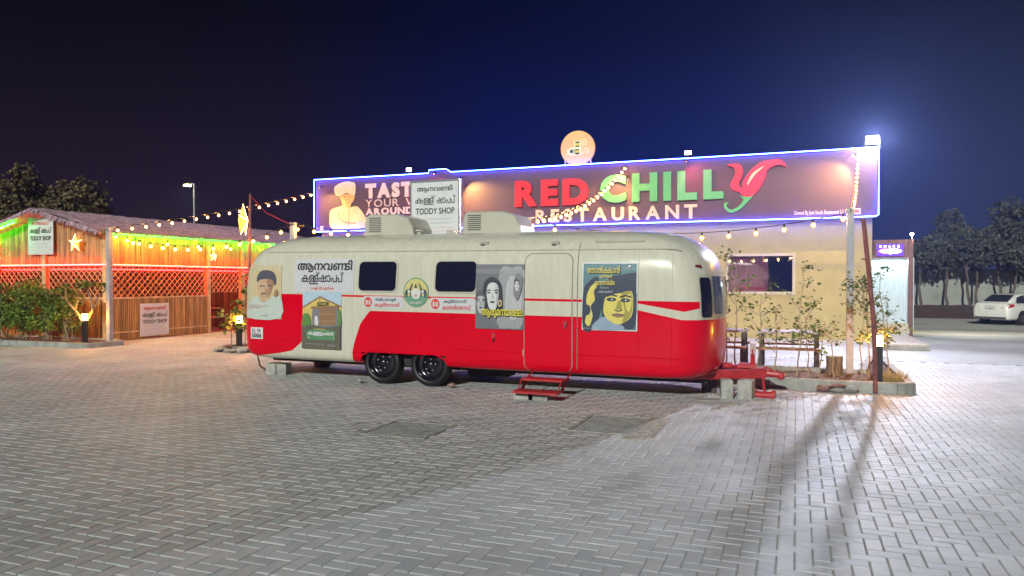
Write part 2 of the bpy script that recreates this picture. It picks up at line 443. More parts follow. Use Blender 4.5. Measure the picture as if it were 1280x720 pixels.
def brnd():
    r = random.choice((0.91, 0.96, 0.99, 1.0, 1.0, 1.02, 1.06)) + random.uniform(-0.04, 0.04)
    t = random.uniform(-0.03, 0.03); return (r * (1 + t), r, r * (1 - t * 0.7))
variants = {}
for o_ in ((2, 1), (1, 2)):
    for k in range(7):
        mb = MB(); brick_geo(mb, 0, 0, *o_, PAVER, brnd(), 0, 0.0036, random.uniform(-.0006, .0006), random.uniform(-.0006, .0006))
        variants[(o_, k)] = mb.mesh("brick")
for q in bricks[:300]:
    link("brick", variants[((q[3], q[4]), random.randrange(7))], paved, (q[1], q[2], random.uniform(-0.001, 0.0012)))
mb = MB()
for q in bricks[300:]:
    brick_geo(mb, q[1], q[2], q[3], q[4], PAVER, brnd(), random.uniform(-0.0012, 0.0012), 0.0036, random.uniform(-.0006, .0006), random.uniform(-.0006, .0006))
o = mb.build("brick_field", paved); o["kind"] = "stuff"

# inspection covers
COVER = mat("cover_concrete", (0.38, 0.39, 0.38), 0.8, var=0.2, scale=6, bump=0.5, bscale=60)
def cover(label, x0, x1, y0, y1, apron=None):
    t = thing("drain_cover", label, "drain cover", ((x0 + x1) / 2, (y0 + y1) / 2, 0), 0, "inspection covers set in the paving")
    cx, cy_ = (x0 + x1) / 2, (y0 + y1) / 2; a, b = (x1 - x0) / 2, (y1 - y0) / 2
    m = MB()
    for (u0, u1, v0, v1) in ((-a, a, -b, -b + .05), (-a, a, b - .05, b), (-a, -a + .05, -b + .05, b - .05), (a - .05, a, -b + .05, b - .05)):
        m.box(u0, u1, v0, v1, -0.02, 0.004, BLOCK, bev=0.003)
    m.build("frame", t)
    m = MB(); m.box(-a + .052, a - .052, -b + .052, b - .052, -0.03, -0.003, COVER)
    for i in range(14):
        for j in range(18):
            x = -a + .09 + i * (2 * a - .18) / 13; y = -b + .09 + j * (2 * b - .18) / 17
            m.box(x - .012, x + .012, y - .012, y + .012, -0.003, 0.001, COVER)
    m.build("cover_plate", t)
    return t
t1 = cover("square ribbed concrete drain cover with pale mortar on its right, before the trailer door steps", -2.42, -1.66, 8.02, 9.10)
m = MB(); m.box(0.39, 0.62, -0.62, 0.56, -0.004, 0.0045, mat("pale_mortar", (0.46, 0.42, 0.34), 0.9, var=0.25, scale=9, bump=0.4)); m.box(0.30, 0.55, -0.78, -0.60, -0.004, 0.0075, MATS["pale_mortar"]); m.build("mortar_apron", t1)
cover("faint grey drain cover in the paving in front of the trailer wheels", -4.52, -3.70, 7.02, 7.86)

# ---------------------------------------------------------------- kerbed beds
def kerb_run(name, pts, label, hgt=0.15, w=0.14, closed=False, seg=1.0, group=None, fillm=SOIL, fz=0.09):
    """kerb stones laid along a polyline (outer edge = pts), soil inside"""
    t = thing(name, label, "planting bed", (pts[0][0], pts[0][1], 0), 0, group)
    ox, oy = pts[0]
    P = [Vector((x - ox, y - oy)) for x, y in pts]
    n = len(P); ctr = sum(P, Vector((0, 0))) / n
    for i in range(n if closed else n - 1):
        a, b = P[i], P[(i + 1) % n]; d = b - a; L = d.length; d.normalize(); q = Vector((-d.y, d.x))
        if (ctr - a).dot(q) < 0: q = -q
        k = max(1, round(L / seg))
        for j in range(k):
            u0 = a + d * (L * j / k + 0.004); u1 = a + d * (L * (j + 1) / k - 0.004); m = MB()
            i0, i1 = u0 + q * w, u1 + q * w; e = random.uniform(-0.004, 0.004)
            def ring(z, dd): return [(u0.x + q.x * dd, u0.y + q.y * dd, z), (u1.x + q.x * dd, u1.y + q.y * dd, z), (i1.x, i1.y, z), (i0.x, i0.y, z)]
            vs = ring(-0.02, 0) + ring(hgt - 0.03 + e, 0) + ring(hgt + e, 0.025)
            fs = [(8, 9, 10, 11), (3, 2, 1, 0)]
            for Lk_ in (0, 4):
                for c in range(4): fs.append((Lk_ + c, Lk_ + (c + 1) % 4, Lk_ + 4 + (c + 1) % 4, Lk_ + 4 + c))
            m.add(vs, fs, CONC); m.build("kerb_stone", t)
    m = MB()
    inner = [p + (ctr - p).normalized() * 0.09 for p in P]
    xs = [p.x for p in inner]; ys = [p.y for p in inner]
    nx = max(4, int((max(xs) - min(xs)) / 0.18)); ny = max(4, int((max(ys) - min(ys)) / 0.18))
    def inside(x, y):
        c = False
        for i in range(n):
            a, b = inner[i], inner[(i + 1) % n]
            if (a.y > y) != (b.y > y) and x < (b.x - a.x) * (y - a.y) / (b.y - a.y) + a.x: c = not c
        return c
    vs = []; fs = []
    for j in range(ny + 1):
        for i in range(nx + 1):
            vs.append((min(xs) + (max(xs) - min(xs)) * i / nx, min(ys) + (max(ys) - min(ys)) * j / ny, fz + random.uniform(-0.02, 0.03)))
    for j in range(ny):
        for i in range(nx):
            x = min(xs) + (max(xs) - min(xs)) * (i + .5) / nx; y = min(ys) + (max(ys) - min(ys)) * (j + .5) / ny
            if inside(x, y): a = j * (nx + 1) + i; fs.append((a, a + 1, a + nx + 2, a + nx + 1))
    m.add(vs, fs, SOIL); o = m.build("soil", t)
    return t
arc = [(1.42 + 0.28 * math.sin(R(a)), 12.58 - 0.28 * math.cos(R(a))) for a in (0, 22, 45, 68, 90)]
kerb_run("planting_bed", [(-1.3, 12.3)] + arc + [(1.70, 16.6), (1.35, 16.6), (1.0, 14.05), (-1.3, 14.05)], "kerbed soil bed with young plants behind the trailer's tow hitch", closed=True, hgt=0.16)
arc = [(-16.75 + 0.4 * math.sin(R(a)), 13.65 - 0.4 * math.cos(R(a))) for a in (0, 30, 60, 90)]
kerb_run("planting_bed", [(-27, 13.25)] + arc + [(-16.35, 14.35), (-17.0, 14.7), (-27, 14.7)], "long kerbed bed with the hedge in front of the thatched hut", closed=True, hgt=0.13)
kerb_run("planting_bed", [(-12.85, 13.9), (-11.75, 13.9), (-11.75, 14.7), (-12.85, 14.7)], "small kerbed square at the red pole left of the trailer", closed=True, hgt=0.13, seg=0.5)

# ================================================================ RESTAURANT BUILDING
Bd = thing("restaurant_building", "cream restaurant building with long illuminated sign outlined in blue light", "building", (-7.2, 22.8, 0))
BO = Vector((-7.2, 22.8, 0))
bx0, bx1 = -16.2 - BO.x, 1.98 - BO.x
m = MB()
wx0, wx1, wz0, wz1 = -1.92 - BO.x, -0.04 - BO.x, 1.31, 2.45
T = 0.2
m.box(bx0, wx0, 0, T, 0, 3.9, STUCCO); m.box(wx1, bx1, 0, T, 0, 3.9, STUCCO)
m.box(wx0, wx1, 0, T, 0, wz0, STUCCO); m.box(wx0, wx1, 0, T, wz1, 3.9, STUCCO)
m.box(bx0, bx0 + T, T, 11, 0, 3.9, STUCCO); m.box(bx1 - T, bx1, T, 11, 0, 3.9, STUCCO); m.box(bx0, bx1, 11, 11.2, 0, 3.9, STUCCO)
m.build("wall", Bd)
m = MB(); m.box(bx0 + T, bx1 - T, T, 11, 3.5, 3.62, CONC); m.build("roof", Bd)
m = MB(); m.box(bx0 + T, bx1 - T, T + .01, 11, -0.01, 0.03, mat("interior_floor", (0.25, 0.18, 0.14), 0.5)); m.build("floor", Bd)
# window
FR = mat("white_window_frame", (0.50, 0.46, 0.37), 0.4, var=0.04)
GL = bpy.data.materials.new("window_glass"); GL.use_nodes = True
p = GL.node_tree.nodes["Principled BSDF"]; p.inputs["Base Color"].default_value = (0.30, 0.24, 0.32, 1); p.inputs["Roughness"].default_value = 0.03; p.inputs["Specular IOR Level"].default_value = 0.9
trn = GL.node_tree.nodes.new("ShaderNodeBsdfTransparent"); trn.inputs[0].default_value = (0.8, 0.72, 0.8, 1)
gls = GL.node_tree.nodes.new("ShaderNodeBsdfGlossy"); gls.inputs["Roughness"].default_value = 0.03
mxs = GL.node_tree.nodes.new("ShaderNodeMixShader"); mxs.inputs[0].default_value = 0.2
GL.node_tree.links.new(trn.outputs[0], mxs.inputs[1]); GL.node_tree.links.new(gls.outputs[0], mxs.inputs[2]); GL.node_tree.links.new(mxs.outputs[0], GL.node_tree.nodes["Material Output"].inputs[0])
m = MB(); fw = 0.05
m.box(wx0 - .03, wx1 + .03, -0.03, 0.05, wz0 - .03, wz0 + fw, FR); m.box(wx0 - .03, wx1 + .03, -0.03, 0.05, wz1 - fw, wz1 + .03, FR)
m.box(wx0 - .03, wx0 + fw, -0.027, 0.047, wz0 + fw, wz1 - fw, FR); m.box(wx1 - fw, wx1 + .03, -0.027, 0.047, wz0 + fw, wz1 - fw, FR)
win = m.build("window", Bd)
m = MB(); m.box(wx0 + fw, wx1 - fw, 0.01, 0.018, wz0 + fw, wz1 - fw, GL); m.build("pane", win)
m = MB()
CUR = mat("pink_curtain", (0.62, 0.36, 0.36), 0.8, var=0.15, scale=4)
n_ = 40; vs = []
for i in range(n_ + 1):
    x = wx0 + 0.04 + (1.12) * i / n_; y = 0.14 + 0.025 * math.sin(i * 1.4); vs += [(x, y, wz0 - .1), (x, y, wz1 + .1)]
m.add(vs, [(2 * i, 2 * i + 2, 2 * i + 3, 2 * i + 1) for i in range(n_)], CUR); m.build("curtain", win, True)
# sign board
SY = -0.30
SIGN = mat("maroon_sign_face", (0.105, 0.050, 0.080), 0.55, var=0.08, scale=0.5)
m = MB(); sx0, sx1 = -16.25 - BO.x, 2.08 - BO.x; sz0, sz1 = 3.44, 5.30
m.box(sx0, sx1, SY, -0.01, sz0, sz1, SIGN)
SIDE = mat("sign_edge_metal", (0.25, 0.25, 0.28), 0.5)
m.box(-11.62 - BO.x, -10.85 - BO.x, SY + .003, -0.01, sz1, sz1 + 0.10, SIGN)
sb = m.build("signboard", Bd)
for i in range(16):
    m = MB(); x = sx0 + .6 + i * (sx1 - sx0 - 1.2) / 15
    m.tube([(x, -0.02, 3.9), (x, 0.9, 3.62)], 0.025, SIDE, 6); m.tube([(x, -0.02, sz1 - .2), (x, 1.2, 3.62)], 0.025, SIDE, 6)
    m.build("sign_bracket", sb)
NEON = emis("blue_led_tube", (0.02, 0.055, 1.0), 100)
m = MB(); yN = SY - 0.08
pts = [(sx0 - .02, sz0 - .0), (sx0 - .02, sz1 + .02), (-11.64 - BO.x, sz1 + .02), (-11.62 - BO.x, sz1 + .13), (-10.98 - BO.x, sz1 + .13), (-10.80 - BO.x, sz1 + .02), (sx1 + .02, sz1 + .02), (sx1 + .02, sz0 + .04), (sx1 - .06, sz0), (0.2 - BO.x, sz0 - .01), (-9 - BO.x, sz0), (sx0 - .02, sz0)]
m.tube([(x, yN, z) for x, z in pts], 0.013, NEON, 6); m.build("blue_led_strip", sb)
# letters: every letter its own raised piece
def letters(body, x0, x1, z0, z1, mt, bold, gap, y=SY, th=0.05, only=None, parent=sb):
    gl = [(ch, text(ch, bold)) for ch in body if ch != ' ']
    ws = []
    for ch in body:
        if ch == ' ': ws.append(0.30); continue
        v = text(ch, bold)[0]; ws.append(max(p[0] for p in v) - min(p[0] for p in v))
    tot = sum(ws) + gap * (len(body) - 1); k = (x1 - x0) / tot; x = x0
    for ch, w in zip(body, ws):
        if ch != ' ' and (only is None or x < only):
            hz = 1.0
            vt = fit(text(ch, bold), x, z0, x + w * k, z1)
            ox = x + w * k / 2
            vt = ([(a - ox, b - z0) for a, b in vt[0]], vt[1])
            m = MB(); m.tri2d(vt, (0, 0, 0), (1, 0, 0), (0, 0, 1), mt, th); m.build("letter", parent, loc=(ox, y - 0.002, z0))
        x += (w + gap) * k
LR = mat("red_letter", (0.85, 0.015, 0.04), 0.4, var=0.03); LG = mat("green_letter", (0.09, 0.46, 0.17), 0.4, var=0.03); LC = mat("cream_letter", (0.82, 0.60, 0.45), 0.5, var=0.04)
LP = mat("pale_letter", (0.85, 0.62, 0.58), 0.5, var=0.04)
letters("RED", -8.51 - BO.x, -6.06 - BO.x, 4.06, 4.90, LR, 0.055, 0.12, th=0.09)
letters("CHILL", -5.67 - BO.x, -1.98 - BO.x, 4.08, 4.95, LG, 0.055, 0.16, th=0.09)
letters("RESTAURANT", -7.80 - BO.x, -2.74 - BO.x, 3.53, 3.95, LC, 0.035, 0.26, th=0.06)
letters("TASTE", -14.15 - BO.x, -11.9 - BO.x, 4.56, 5.08, LP, 0.075, 0.06)
letters("YOUR WAY", -14.15 - BO.x, -11.35 - BO.x, 4.26, 4.52, LP, 0.0, 0.16, th=0.03)
letters("AROUND THE", -14.15 - BO.x, -11.3 - BO.x, 3.98, 4.22, LP, 0.05, 0.08, th=0.03)
letters("WORLD", -14.15 - BO.x, -12.0 - BO.x, 3.62, 3.92, LP, 0.06, 0.06, th=0.03)
m = MB(); m.tri2d(fit(text("Owned By Just South Restaurant L.L.C", 0.01), -0.05 - BO.x, 3.51, 1.33 - BO.x, 3.66), (0, SY - .003, 0), (1, 0, 0), (0, 0, 1), LC); m.build("owner_line", sb)
m = MB(); m.box(1.44 - BO.x, 1.66 - BO.x, SY - .006, SY - .001, 3.52, 3.68, LC); m.tri2d(fit([*text("88", 0.05)], 1.47 - BO.x, 3.55, 1.63 - BO.x, 3.65), (0, SY - .008, 0), (1, 0, 0), (0, 0, 1), REDINK); m.build("small_badge", sb)
m = MB(); m.box(sx0 + .18, sx0 + .32, SY - .006, SY - .001, 3.5, 3.64, LP); m.build("small_badge", sb)
# chili emblem (photo outline traced at 1 px = 0.024 m, real relief)
def chp(pts):   # zoom pixels -> board coordinates
    return [((x - 232) / 318 * 1.62 + (-1.88 - BO.x), 5.15 - (y - 226) / 300 * 1.50) for x, y in pts]
body_ = chp([(232, 245), (262, 238), (300, 245), (318, 275), (312, 320), (296, 350), (300, 372), (311, 380), (318, 345), (335, 315), (365, 275), (410, 240), (460, 228), (510, 228), (540, 248), (547, 272), (536, 266), (515, 258), (480, 265), (450, 285), (440, 320), (420, 365), (395, 405), (370, 430), (340, 435), (315, 425), (300, 405), (270, 395), (250, 375), (250, 355), (262, 330), (275, 300), (275, 275), (262, 258), (246, 252)])
m = MB(); m.tri2d(fill([smooth_loop(body_)]), (0, SY - .002, 0), (1, 0, 0), (0, 0, 1), mat("chili_red", (0.82, 0.008, 0.03), 0.35, var=0.1, scale=1.5, col2=(0.75, 0.01, 0.12)), 0.07)
emb = m.build("chili_emblem", sb)
m = MB()
m.tri2d(fill([strokes(smooth_loop(chp([(350, 420), (330, 460), (300, 495), (255, 515), (225, 495), (223, 470), (235, 470), (235, 470)]), 4)[:26], [.20, .19, .17, .14, .12, .11, .10, .10, .09, .09, .09, .09, .09, .09, .08, .08, .08, .08, .08, .08, .07, .07, .06, .06, .05, .05])]), (0, SY - .002, 0), (1, 0, 0), (0, 0, 1), LG, 0.06)
m.tri2d(fill([chp([(302, 425), (320, 432), (345, 438), (375, 428), (352, 452), (330, 458)])]), (0, SY - .078, 0), (1, 0, 0), (0, 0, 1), LG)
m.tri2d(fill([smooth_loop(chp([(432, 262), (400, 278), (370, 300), (348, 340), (342, 368), (362, 340), (388, 305)]))]), (0, SY - .078, 0), (1, 0, 0), (0, 0, 1), LC)
m.build("stem_and_highlight", sb)
# chef figure: flat cut-out relief
def cf(pts): return [(-15.66 - BO.x + (x - 118) / 190 * 1.62, 3.52 + (620 - y) / 270 * 1.68) for x, y in pts]
CH = mat("chef_white_print", (0.86, 0.66, 0.36), 0.5, var=0.1, scale=2); CHF = mat("chef_skin_print", (0.78, 0.44, 0.16), 0.5, var=0.1, scale=3); CHD = mat("chef_shade_print", (0.30, 0.16, 0.07), 0.5, var=0.05)
m = MB()
m.tri2d(fill([smooth_loop(cf([(120, 600), (118, 560), (125, 510), (165, 492), (190, 485), (215, 500), (250, 492), (275, 520), (300, 570), (310, 605), (280, 618), (200, 620), (140, 618)]))]), (0, SY - .002, 0), (1, 0, 0), (0, 0, 1), CH, 0.02)
m.tri2d(fill([smooth_loop(cf([(172, 425), (240, 425), (238, 460), (225, 480), (222, 502), (205, 500), (185, 484), (178, 455)]))]), (0, SY - .023, 0), (1, 0, 0), (0, 0, 1), CHF, 0.01)
m.tri2d(fill([smooth_loop(cf([(145, 405), (148, 375), (180, 355), (215, 350), (245, 362), (248, 395), (242, 430), (205, 415), (175, 430), (155, 428)]))]), (0, SY - .034, 0), (1, 0, 0), (0, 0, 1), CH, 0.01)
for (x, y) in ((195, 440), (220, 440)): m.tri2d(fill([cf(ell(x, y, 4, 2, 8))]), (0, SY - .0345, 0), (1, 0, 0), (0, 0, 1), CHD)
m.tri2d(fill([cf([(198, 470), (216, 470), (212, 474), (202, 474)])]), (0, SY - .0345, 0), (1, 0, 0), (0, 0, 1), CHD)
m.tri2d(fill([strokes(cf([(160, 520), (168, 560), (200, 585), (250, 590)]), .03)]), (0, SY - .0235, 0), (1, 0, 0), (0, 0, 1), CHD)
m.tri2d(fill([strokes(cf([(215, 505), (214, 550), (212, 610)]), .02)]), (0, SY - .0235, 0), (1, 0, 0), (0, 0, 1), CHD)
m.build("chef_figure", sb)
# sign wash lamps: small heads on the top edge, each with its own spot
WARM = (1.0, 0.66, 0.16)
LAMPG = emis("warm_lamp_glass", (1.0, 0.72, 0.35), 14)
def wash(x, z, aim, pw, col, sz=75):
    m = MB(); m.obox((0, 0, 0), (0.12, 0.10, 0.06), BLACKM, (R(25), 0, 0)); m.tube([(0, 0.04, 0.02), (0, 0.46, 0.08)], 0.012, BLACKM, 6)
    m.build("wash_lamp", sb, loc=(x - BO.x, SY - 0.48, z))
    spot("wash_beam", (x, 22.8 + SY - 0.52, z - 0.03), (aim[0], 22.8 + SY, aim[1]), pw, sz, col, 0.03)
wash(-15.75, 5.0, (-15.5, 4.0), 380, WARM, 95)
wash(-10.3, 5.05, (-9.6, 4.1), 950, WARM, 100)
wash(-11.2, 5.25, (-11.4, 4.6), 200, (1, 0.2, 0.35), 110)
wash(-4.85, 5.1, (-5.3, 4.2), 800, WARM, 90)
wash(-3.0, 5.2, (-2.6, 4.5), 260, (1, 0.15, 0.25), 120)
wash(1.45, 5.1, (0.4, 3.9), 1100, WARM, 105)
# LED floods on the parapet
WHITEL = emis("white_led_panel", (1.0, 0.97, 0.92), 60)
def flood(x, label, yaw, big):
    t = thing("floodlight", label, "floodlight", (x, 22.62, 5.32), yaw)
    k = 1.15 if big else 0.7
    m = MB(); m.box(-.15 * k, .15 * k, -0.02, 0.05, .12, .12 + .2 * k, BLACKM)
    for i in range(7): m.box(-.13 * k + i * .042 * k, -.12 * k + i * .042 * k, .05, .09, .13, .11 + .2 * k, BLACKM)
    m.build("housing", t)
    m = MB(); m.box(-.13 * k, .13 * k, -0.026, -0.02, .14, .10 + .2 * k, WHITEL if big else emis("small_led_panel", (1, .93, .75), 40)); m.build("light_panel", t)
    m = MB(); m.tube([(-.17 * k, .02, .22), (-.17 * k, .02, 0), (.17 * k, .02, 0), (.17 * k, .02, .22)], 0.012, BLACKM, 6); m.build("bracket", t)
flood(1.96, "big bright floodlight at the right end of the restaurant roof", 0, True)
flood(-12.49, "small floodlight on the sign's top edge above the chef slogan", 0, False)
flood(-3.03, "small floodlight on the sign's top edge above the green letters", 0, False)
spot("small_flood_beam", (-12.49, 22.5, 5.5), (-12, 19, 5.6), 25, 140, (1, .93, .75), 0.05); 

# round roof sign
t = thing("round_sign", "round orange sign with yellow and black emblem standing on the restaurant roof", "sign", (-6.45, 22.62, 5.30))
m = MB(); ORG = mat("orange_sign_face", (0.90, 0.58, 0.16), 0.5, var=0.1, scale=1.2, col2=(0.88, 0.44, 0.22))
m.lathe([(0.0, -0.06), (0.54, -0.06), (0.555, -0.045), (0.555, 0.05), (0.0, 0.05)], ORG, (0, 0, 0.56), 'Y', 40); m.build("disc", t)
m = MB()
for sx in (-.42, .42): m.tube([(sx, 0, -0.1), (sx, 0, 0.28)], 0.02, LP, 6)
m.build("support", t)
m = MB(); O3 = (0, -0.063, 0.56)
YEL = ink(0.75, 0.70, 0.05); BLK = ink(0.03, 0.03, 0.03); PAL = ink(0.75, 0.85, 0.5)
def sgn(c, mt, dy=0.0): m.tri2d(fill([c]), (0, -0.0635 - dy, 0.56), (1, 0, 0), (0, 0, 1), mt)
sgn([(-.11, .24), (.12, .24), (.12, -.22), (-.11, -.22)], PAL); sgn(ell(-.19, -.10, .12, .13), PAL)
sgn(ell(0.0, .12, .075, .09), YEL, .001); sgn([(-.07, .16), (.07, .16), (.07, .21), (-.07, .21)], BLK, .002); sgn([(-.075, .08), (.075, .08), (.06, .04), (-.06, .04)], BLK, .002)
sgn(ell(0.0, -.12, .08, .09), YEL, .001); sgn([(-.07, -.07), (.07, -.07), (.06, -.03), (-.06, -.03)], BLK, .002); sgn([(-.075, -.14), (.075, -.14), (.05, -.20), (-.05, -.20)], BLK, .002)
sgn(ell(-.19, -.09, .055, .06), BLK, .001)
m.tri2d(fit(text("J", .02), -.36, -.2, -.31, 0), (0, -.0635, .56), (1, 0, 0), (0, 0, 1), PAL)
m.tri2d(fit(text("ST", .02), .15, .06, .33, .2), (0, -.0635, .56), (1, 0, 0), (0, 0, 1), PAL)
m.tri2d(fit(text("UTH", .02), .15, -.2, .38, .0), (0, -.0635, .56), (1, 0, 0), (0, 0, 1), PAL)
m.tri2d(fit(text("SO", .02), .16, .22, .3, .28), (0, -.0635, .56), (1, 0, 0), (0, 0, 1), PAL)
m.build("emblem", t)

# ---------------------------------------------------------------- entrance annex with strip curtain
An = thing("entrance_porch", "glowing white entrance porch with plastic strip curtain right of the restaurant", "porch", (2.6, 24.5, 0))
BROWN = mat("brown_cladding", (0.16, 0.07, 0.06), 0.6, var=0.15)
m = MB(); m.box(-.62, .62, 0.1, 2.5, 2.36, 2.9, BROWN); m.box(-.62, .66, 1.2, 1.3, 0, 2.36, mat("white_porch_wall", (0.6, 0.68, 0.72), 0.6, var=0.06)); m.build("fascia", An)
m = MB(); m.box(.50, .62, 0, .12, 0, 2.9, BROWN); m.build("post", An)
m = MB(); m.box(.63, .66, .14, 1.2, 0.12, 2.36, mat("porch_side_panel", (0.55, 0.65, 0.70), 0.4, var=0.05)); m.build("side_panel", An)
m = MB(); m.tube([(-.55, .16, 2.22), (.48, .16, 2.22)], 0.05, emis("cool_tube", (0.70, 0.93, 1.0), 45), 8); m.build("tube_lamp", An)
STRIP = bpy.data.materials.new("pvc_strip"); STRIP.use_nodes = True; p = STRIP.node_tree.nodes["Principled BSDF"]
p.inputs["Base Color"].default_value = (0.62, 0.74, 0.80, 1); p.inputs["Roughness"].default_value = 0.25; p.inputs["Alpha"].default_value = 0.72
for i in range(11):
    x0 = -.58 + i * .098; m = MB(); n_ = 6; vs = []
    for k in range(13):
        z = 2.16 - k * (2.16 - .42) / 12; w = .006 * math.sin(k * 1.1 + i * 2)
        vs += [(x0, .22 + w + .01 * (i % 2), z), (x0 + .05, .205 + w + .01 * (i % 2), z), (x0 + .1, .22 + w + .01 * (i % 2), z)]
    m.add(vs, [f for k in range(12) for f in ((3 * k, 3 * k + 3, 3 * k + 4, 3 * k + 1), (3 * k + 1, 3 * k + 4, 3 * k + 5, 3 * k + 2))], STRIP)
    m.build("curtain_strip", An, True)
TILE = mat("step_tile", (0.50, 0.44, 0.36), 0.6, var=0.1)
m = MB(); m.box(-.6, .5, -.25, .2, 0.12, .26, TILE); m.box(-.6, .498, -.0, 1.2, .26, .42, TILE); m.build("steps", An)
t = thing("led_sign", "small purple and pink LED matrix sign above the porch entrance", "sign", (2.62, 24.55, 2.41))
m = MB(); m.box(-.36, .36, 0, .08, 0, .36, mat("led_backing", (0.03, 0.01, 0.10), 0.5, var=0, emit=(0.16, 0.03, 0.75), es=1.3)); m.build("case", t)
m = MB(); rr = random.Random(3)
LEDM = [emis("led_pink", (1, .15, .6), 5), emis("led_orange", (1, .5, .1), 5), emis("led_green", (.5, 1, .3), 4), emis("led_blue", (.2, .3, 1), 5), emis("led_white", (.9, .9, 1), 5)]
for i in range(5): m.tri2d(fit(text("SHAKE"[i], .02), -.29 + i * .12, .26, -.23 + i * .12, .32), (0, -.004, 0), (1, 0, 0), (0, 0, 1), LEDM[4])
for i in range(30):
    for j in range(9):
        x, z = (i - 14.5) * .021, (j - 4) * .021
        if (x / .31) ** 2 + (z / .085) ** 2 < 1:
            c = 0 if i < 14 else (1 if j > 4 else 2)
            if rr.random() < .15: c = rr.randrange(5)
            m.box(x - .007, x + .007, -.008, -.001, .15 + z - .007, .15 + z + .007, LEDM[c])
m.build("led_dots", t)
t = thing("entrance_slab", "low pale tiled landing before the porch at the restaurant's corner", "slab", (2.0, 21.4, 0))
m = MB(); m.box(-.0, .98, -1.4, 2.8, 0, .15, TILE, bev=.01); m.box(-.02, 1.0, -1.42, 2.8, -.01, .11, CONC); m.build("landing", t)

# ================================================================ STEEL POSTS AND POLES
def post(x, y, h, label, w=.11):
    t = thing("steel_post", label, "post", (x, y, 0), 0, "grey steel posts holding the string lights")
    m = MB(); m.box(-w / 2, w / 2, -w / 2, w / 2, 0.0, h, GALV); m.box(-w / 2 - .01, w / 2 + .01, -w / 2 - .01, w / 2 + .01, h, h + .012, GALV); m.build("shaft", t)
    m = MB(); m.box(-.11, .11, -.11, .11, 0, .014, GALV)
    for a in (-.08, .08):
        for b in (-.08, .08): m.tube([(a, b, .014), (a, b, .05)], .01, BLACKM, 6)
    m.build("base_plate", t)
    m = MB(); m.tube([(0, -w / 2, h - .06), (0, -w / 2 - .05, h - .06), (0, -w / 2 - .07, h - .02)], .008, BLACKM, 5); m.build("hook", t)
    return t
POSTS = [(-16.55, 14.1, 3.05, "grey square post at the corner of the thatched hut's fence"), (-10.73, 14.0, 3.0, "grey square post rising behind the trailer's left end"),
         (-5.03, 14.0, 2.95, "grey square post rising behind the trailer roof's air conditioner"), (0.87, 13.9, 2.92, "tall grey square post in the planted bed in front of the restaurant wall")]
for q in POSTS: post(*q)
t = thing("leaning_pole", "thin red-brown pole leaning against the kerb beside the bollard light", "pole", (1.12, 12.26, 0))
m = MB(); m.tube([(0, 0, 0), (-.02, .0, 1.0), (-.17, .08, 2.62)], .033, RUST, 8); m.build("shaft", t)
m = MB(); m.tube([(-.11, .02, 2.0), (-.2, .02, 2.02)], .012, RUST, 6); m.build("stub", t)
t = thing("lantern_pole", "slim red pole with a hanging star lantern left of the trailer", "pole", (-12.06, 14.1, 0))
m = MB(); m.tube([(0, 0, 0), (0, 0, 2.2), (.02, 0, 3.74)], [.04, .035, .02], RUST, 8); m.build("shaft", t)
m = MB(); m.tube([(.02, 0, 3.70), (.25, .3, 3.3), (.7, 1, 2.95), (1.1, 0, 2.92)], .008, REDST, 5); m.build("cable", t)

# ================================================================ STRING LIGHTS
BULB = emis("warm_filament", (1.0, 0.50, 0.12), 1200)
GLOBE = bpy.data.materials.new("amber_globe"); GLOBE.use_nodes = True; t_ = GLOBE.node_tree; t_.nodes.remove(t_.nodes["Principled BSDF"])
a_ = t_.nodes.new("ShaderNodeBsdfTransparent"); a_.inputs[0].default_value = (1, .85, .6, 1); b_ = t_.nodes.new("ShaderNodeEmission"); b_.inputs[0].default_value = (1, .38, .045, 1); b_.inputs[1].default_value = 3.2
c_ = t_.nodes.new("ShaderNodeMixShader"); c_.inputs[0].default_value = .5; t_.links.new(a_.outputs[0], c_.inputs[1]); t_.links.new(b_.outputs[0], c_.inputs[2]); t_.links.new(c_.outputs[0], t_.nodes["Material Output"].inputs[0])
m = MB(); m.ball((0, 0, -.075), .021, BULB, 8, 6); m.ball((0, 0, -.075), .044, GLOBE, 12, 8, (1, 1, 1.15)); m.tube([(0, 0, .02), (0, 0, -.04)], .018, BLACKM, 6)
bulb_me = m.mesh("bulb", True)
def string(label, a, b, sag, bulbs, name="string_lights"):
    a, b = Vector(a), Vector(b)
    t = thing(name, label, "string lights", a, 0, "warm bulb strings over the car park")
    def P(u): p = a.lerp(b, u); return Vector((p.x, p.y, p.z - 4 * sag * u * (1 - u)))
    m = MB(); m.tube([P(i / 24) - a for i in range(25)], .007, BLACKM, 5); m.build("wire", t)
    for u in bulbs: link("bulb", bulb_me, t, P(u) - a - Vector((0, 0, .02)))
def lin(n, a=0.03, b=0.97): return [a + (b - a) * i / (n - 1) for i in range(n)]
string("string of warm bulbs rising from the hut corner post to the sign's left edge", (-16.55, 14.1, 3.05), (-16.2, 22.4, 4.9), .12, lin(19))
string("string of warm bulbs sagging in front of the thatched hut", (-16.55, 14.0, 3.0), (-10.73, 13.93, 2.97), .46, lin(14, .06, .95))
string("string of warm bulbs behind the left part of the trailer roof", (-10.73, 13.93, 2.97), (-5.03, 13.93, 2.92), .22, lin(13))
string("steep string of warm bulbs in front of the green sign letter", (-5.03, 13.93, 2.95), (-4.82, 22.35, 5.28), .42, lin(22))
string("string of warm bulbs in front of the cream restaurant wall", (-5.03, 13.93, 2.90), (.87, 13.85, 2.86), .32, lin(13, .02, .98))
string("near vertical string of warm bulbs at the sign's right end", (.87, 13.85, 2.88), (1.6, 22.35, 5.3), .3, lin(17))

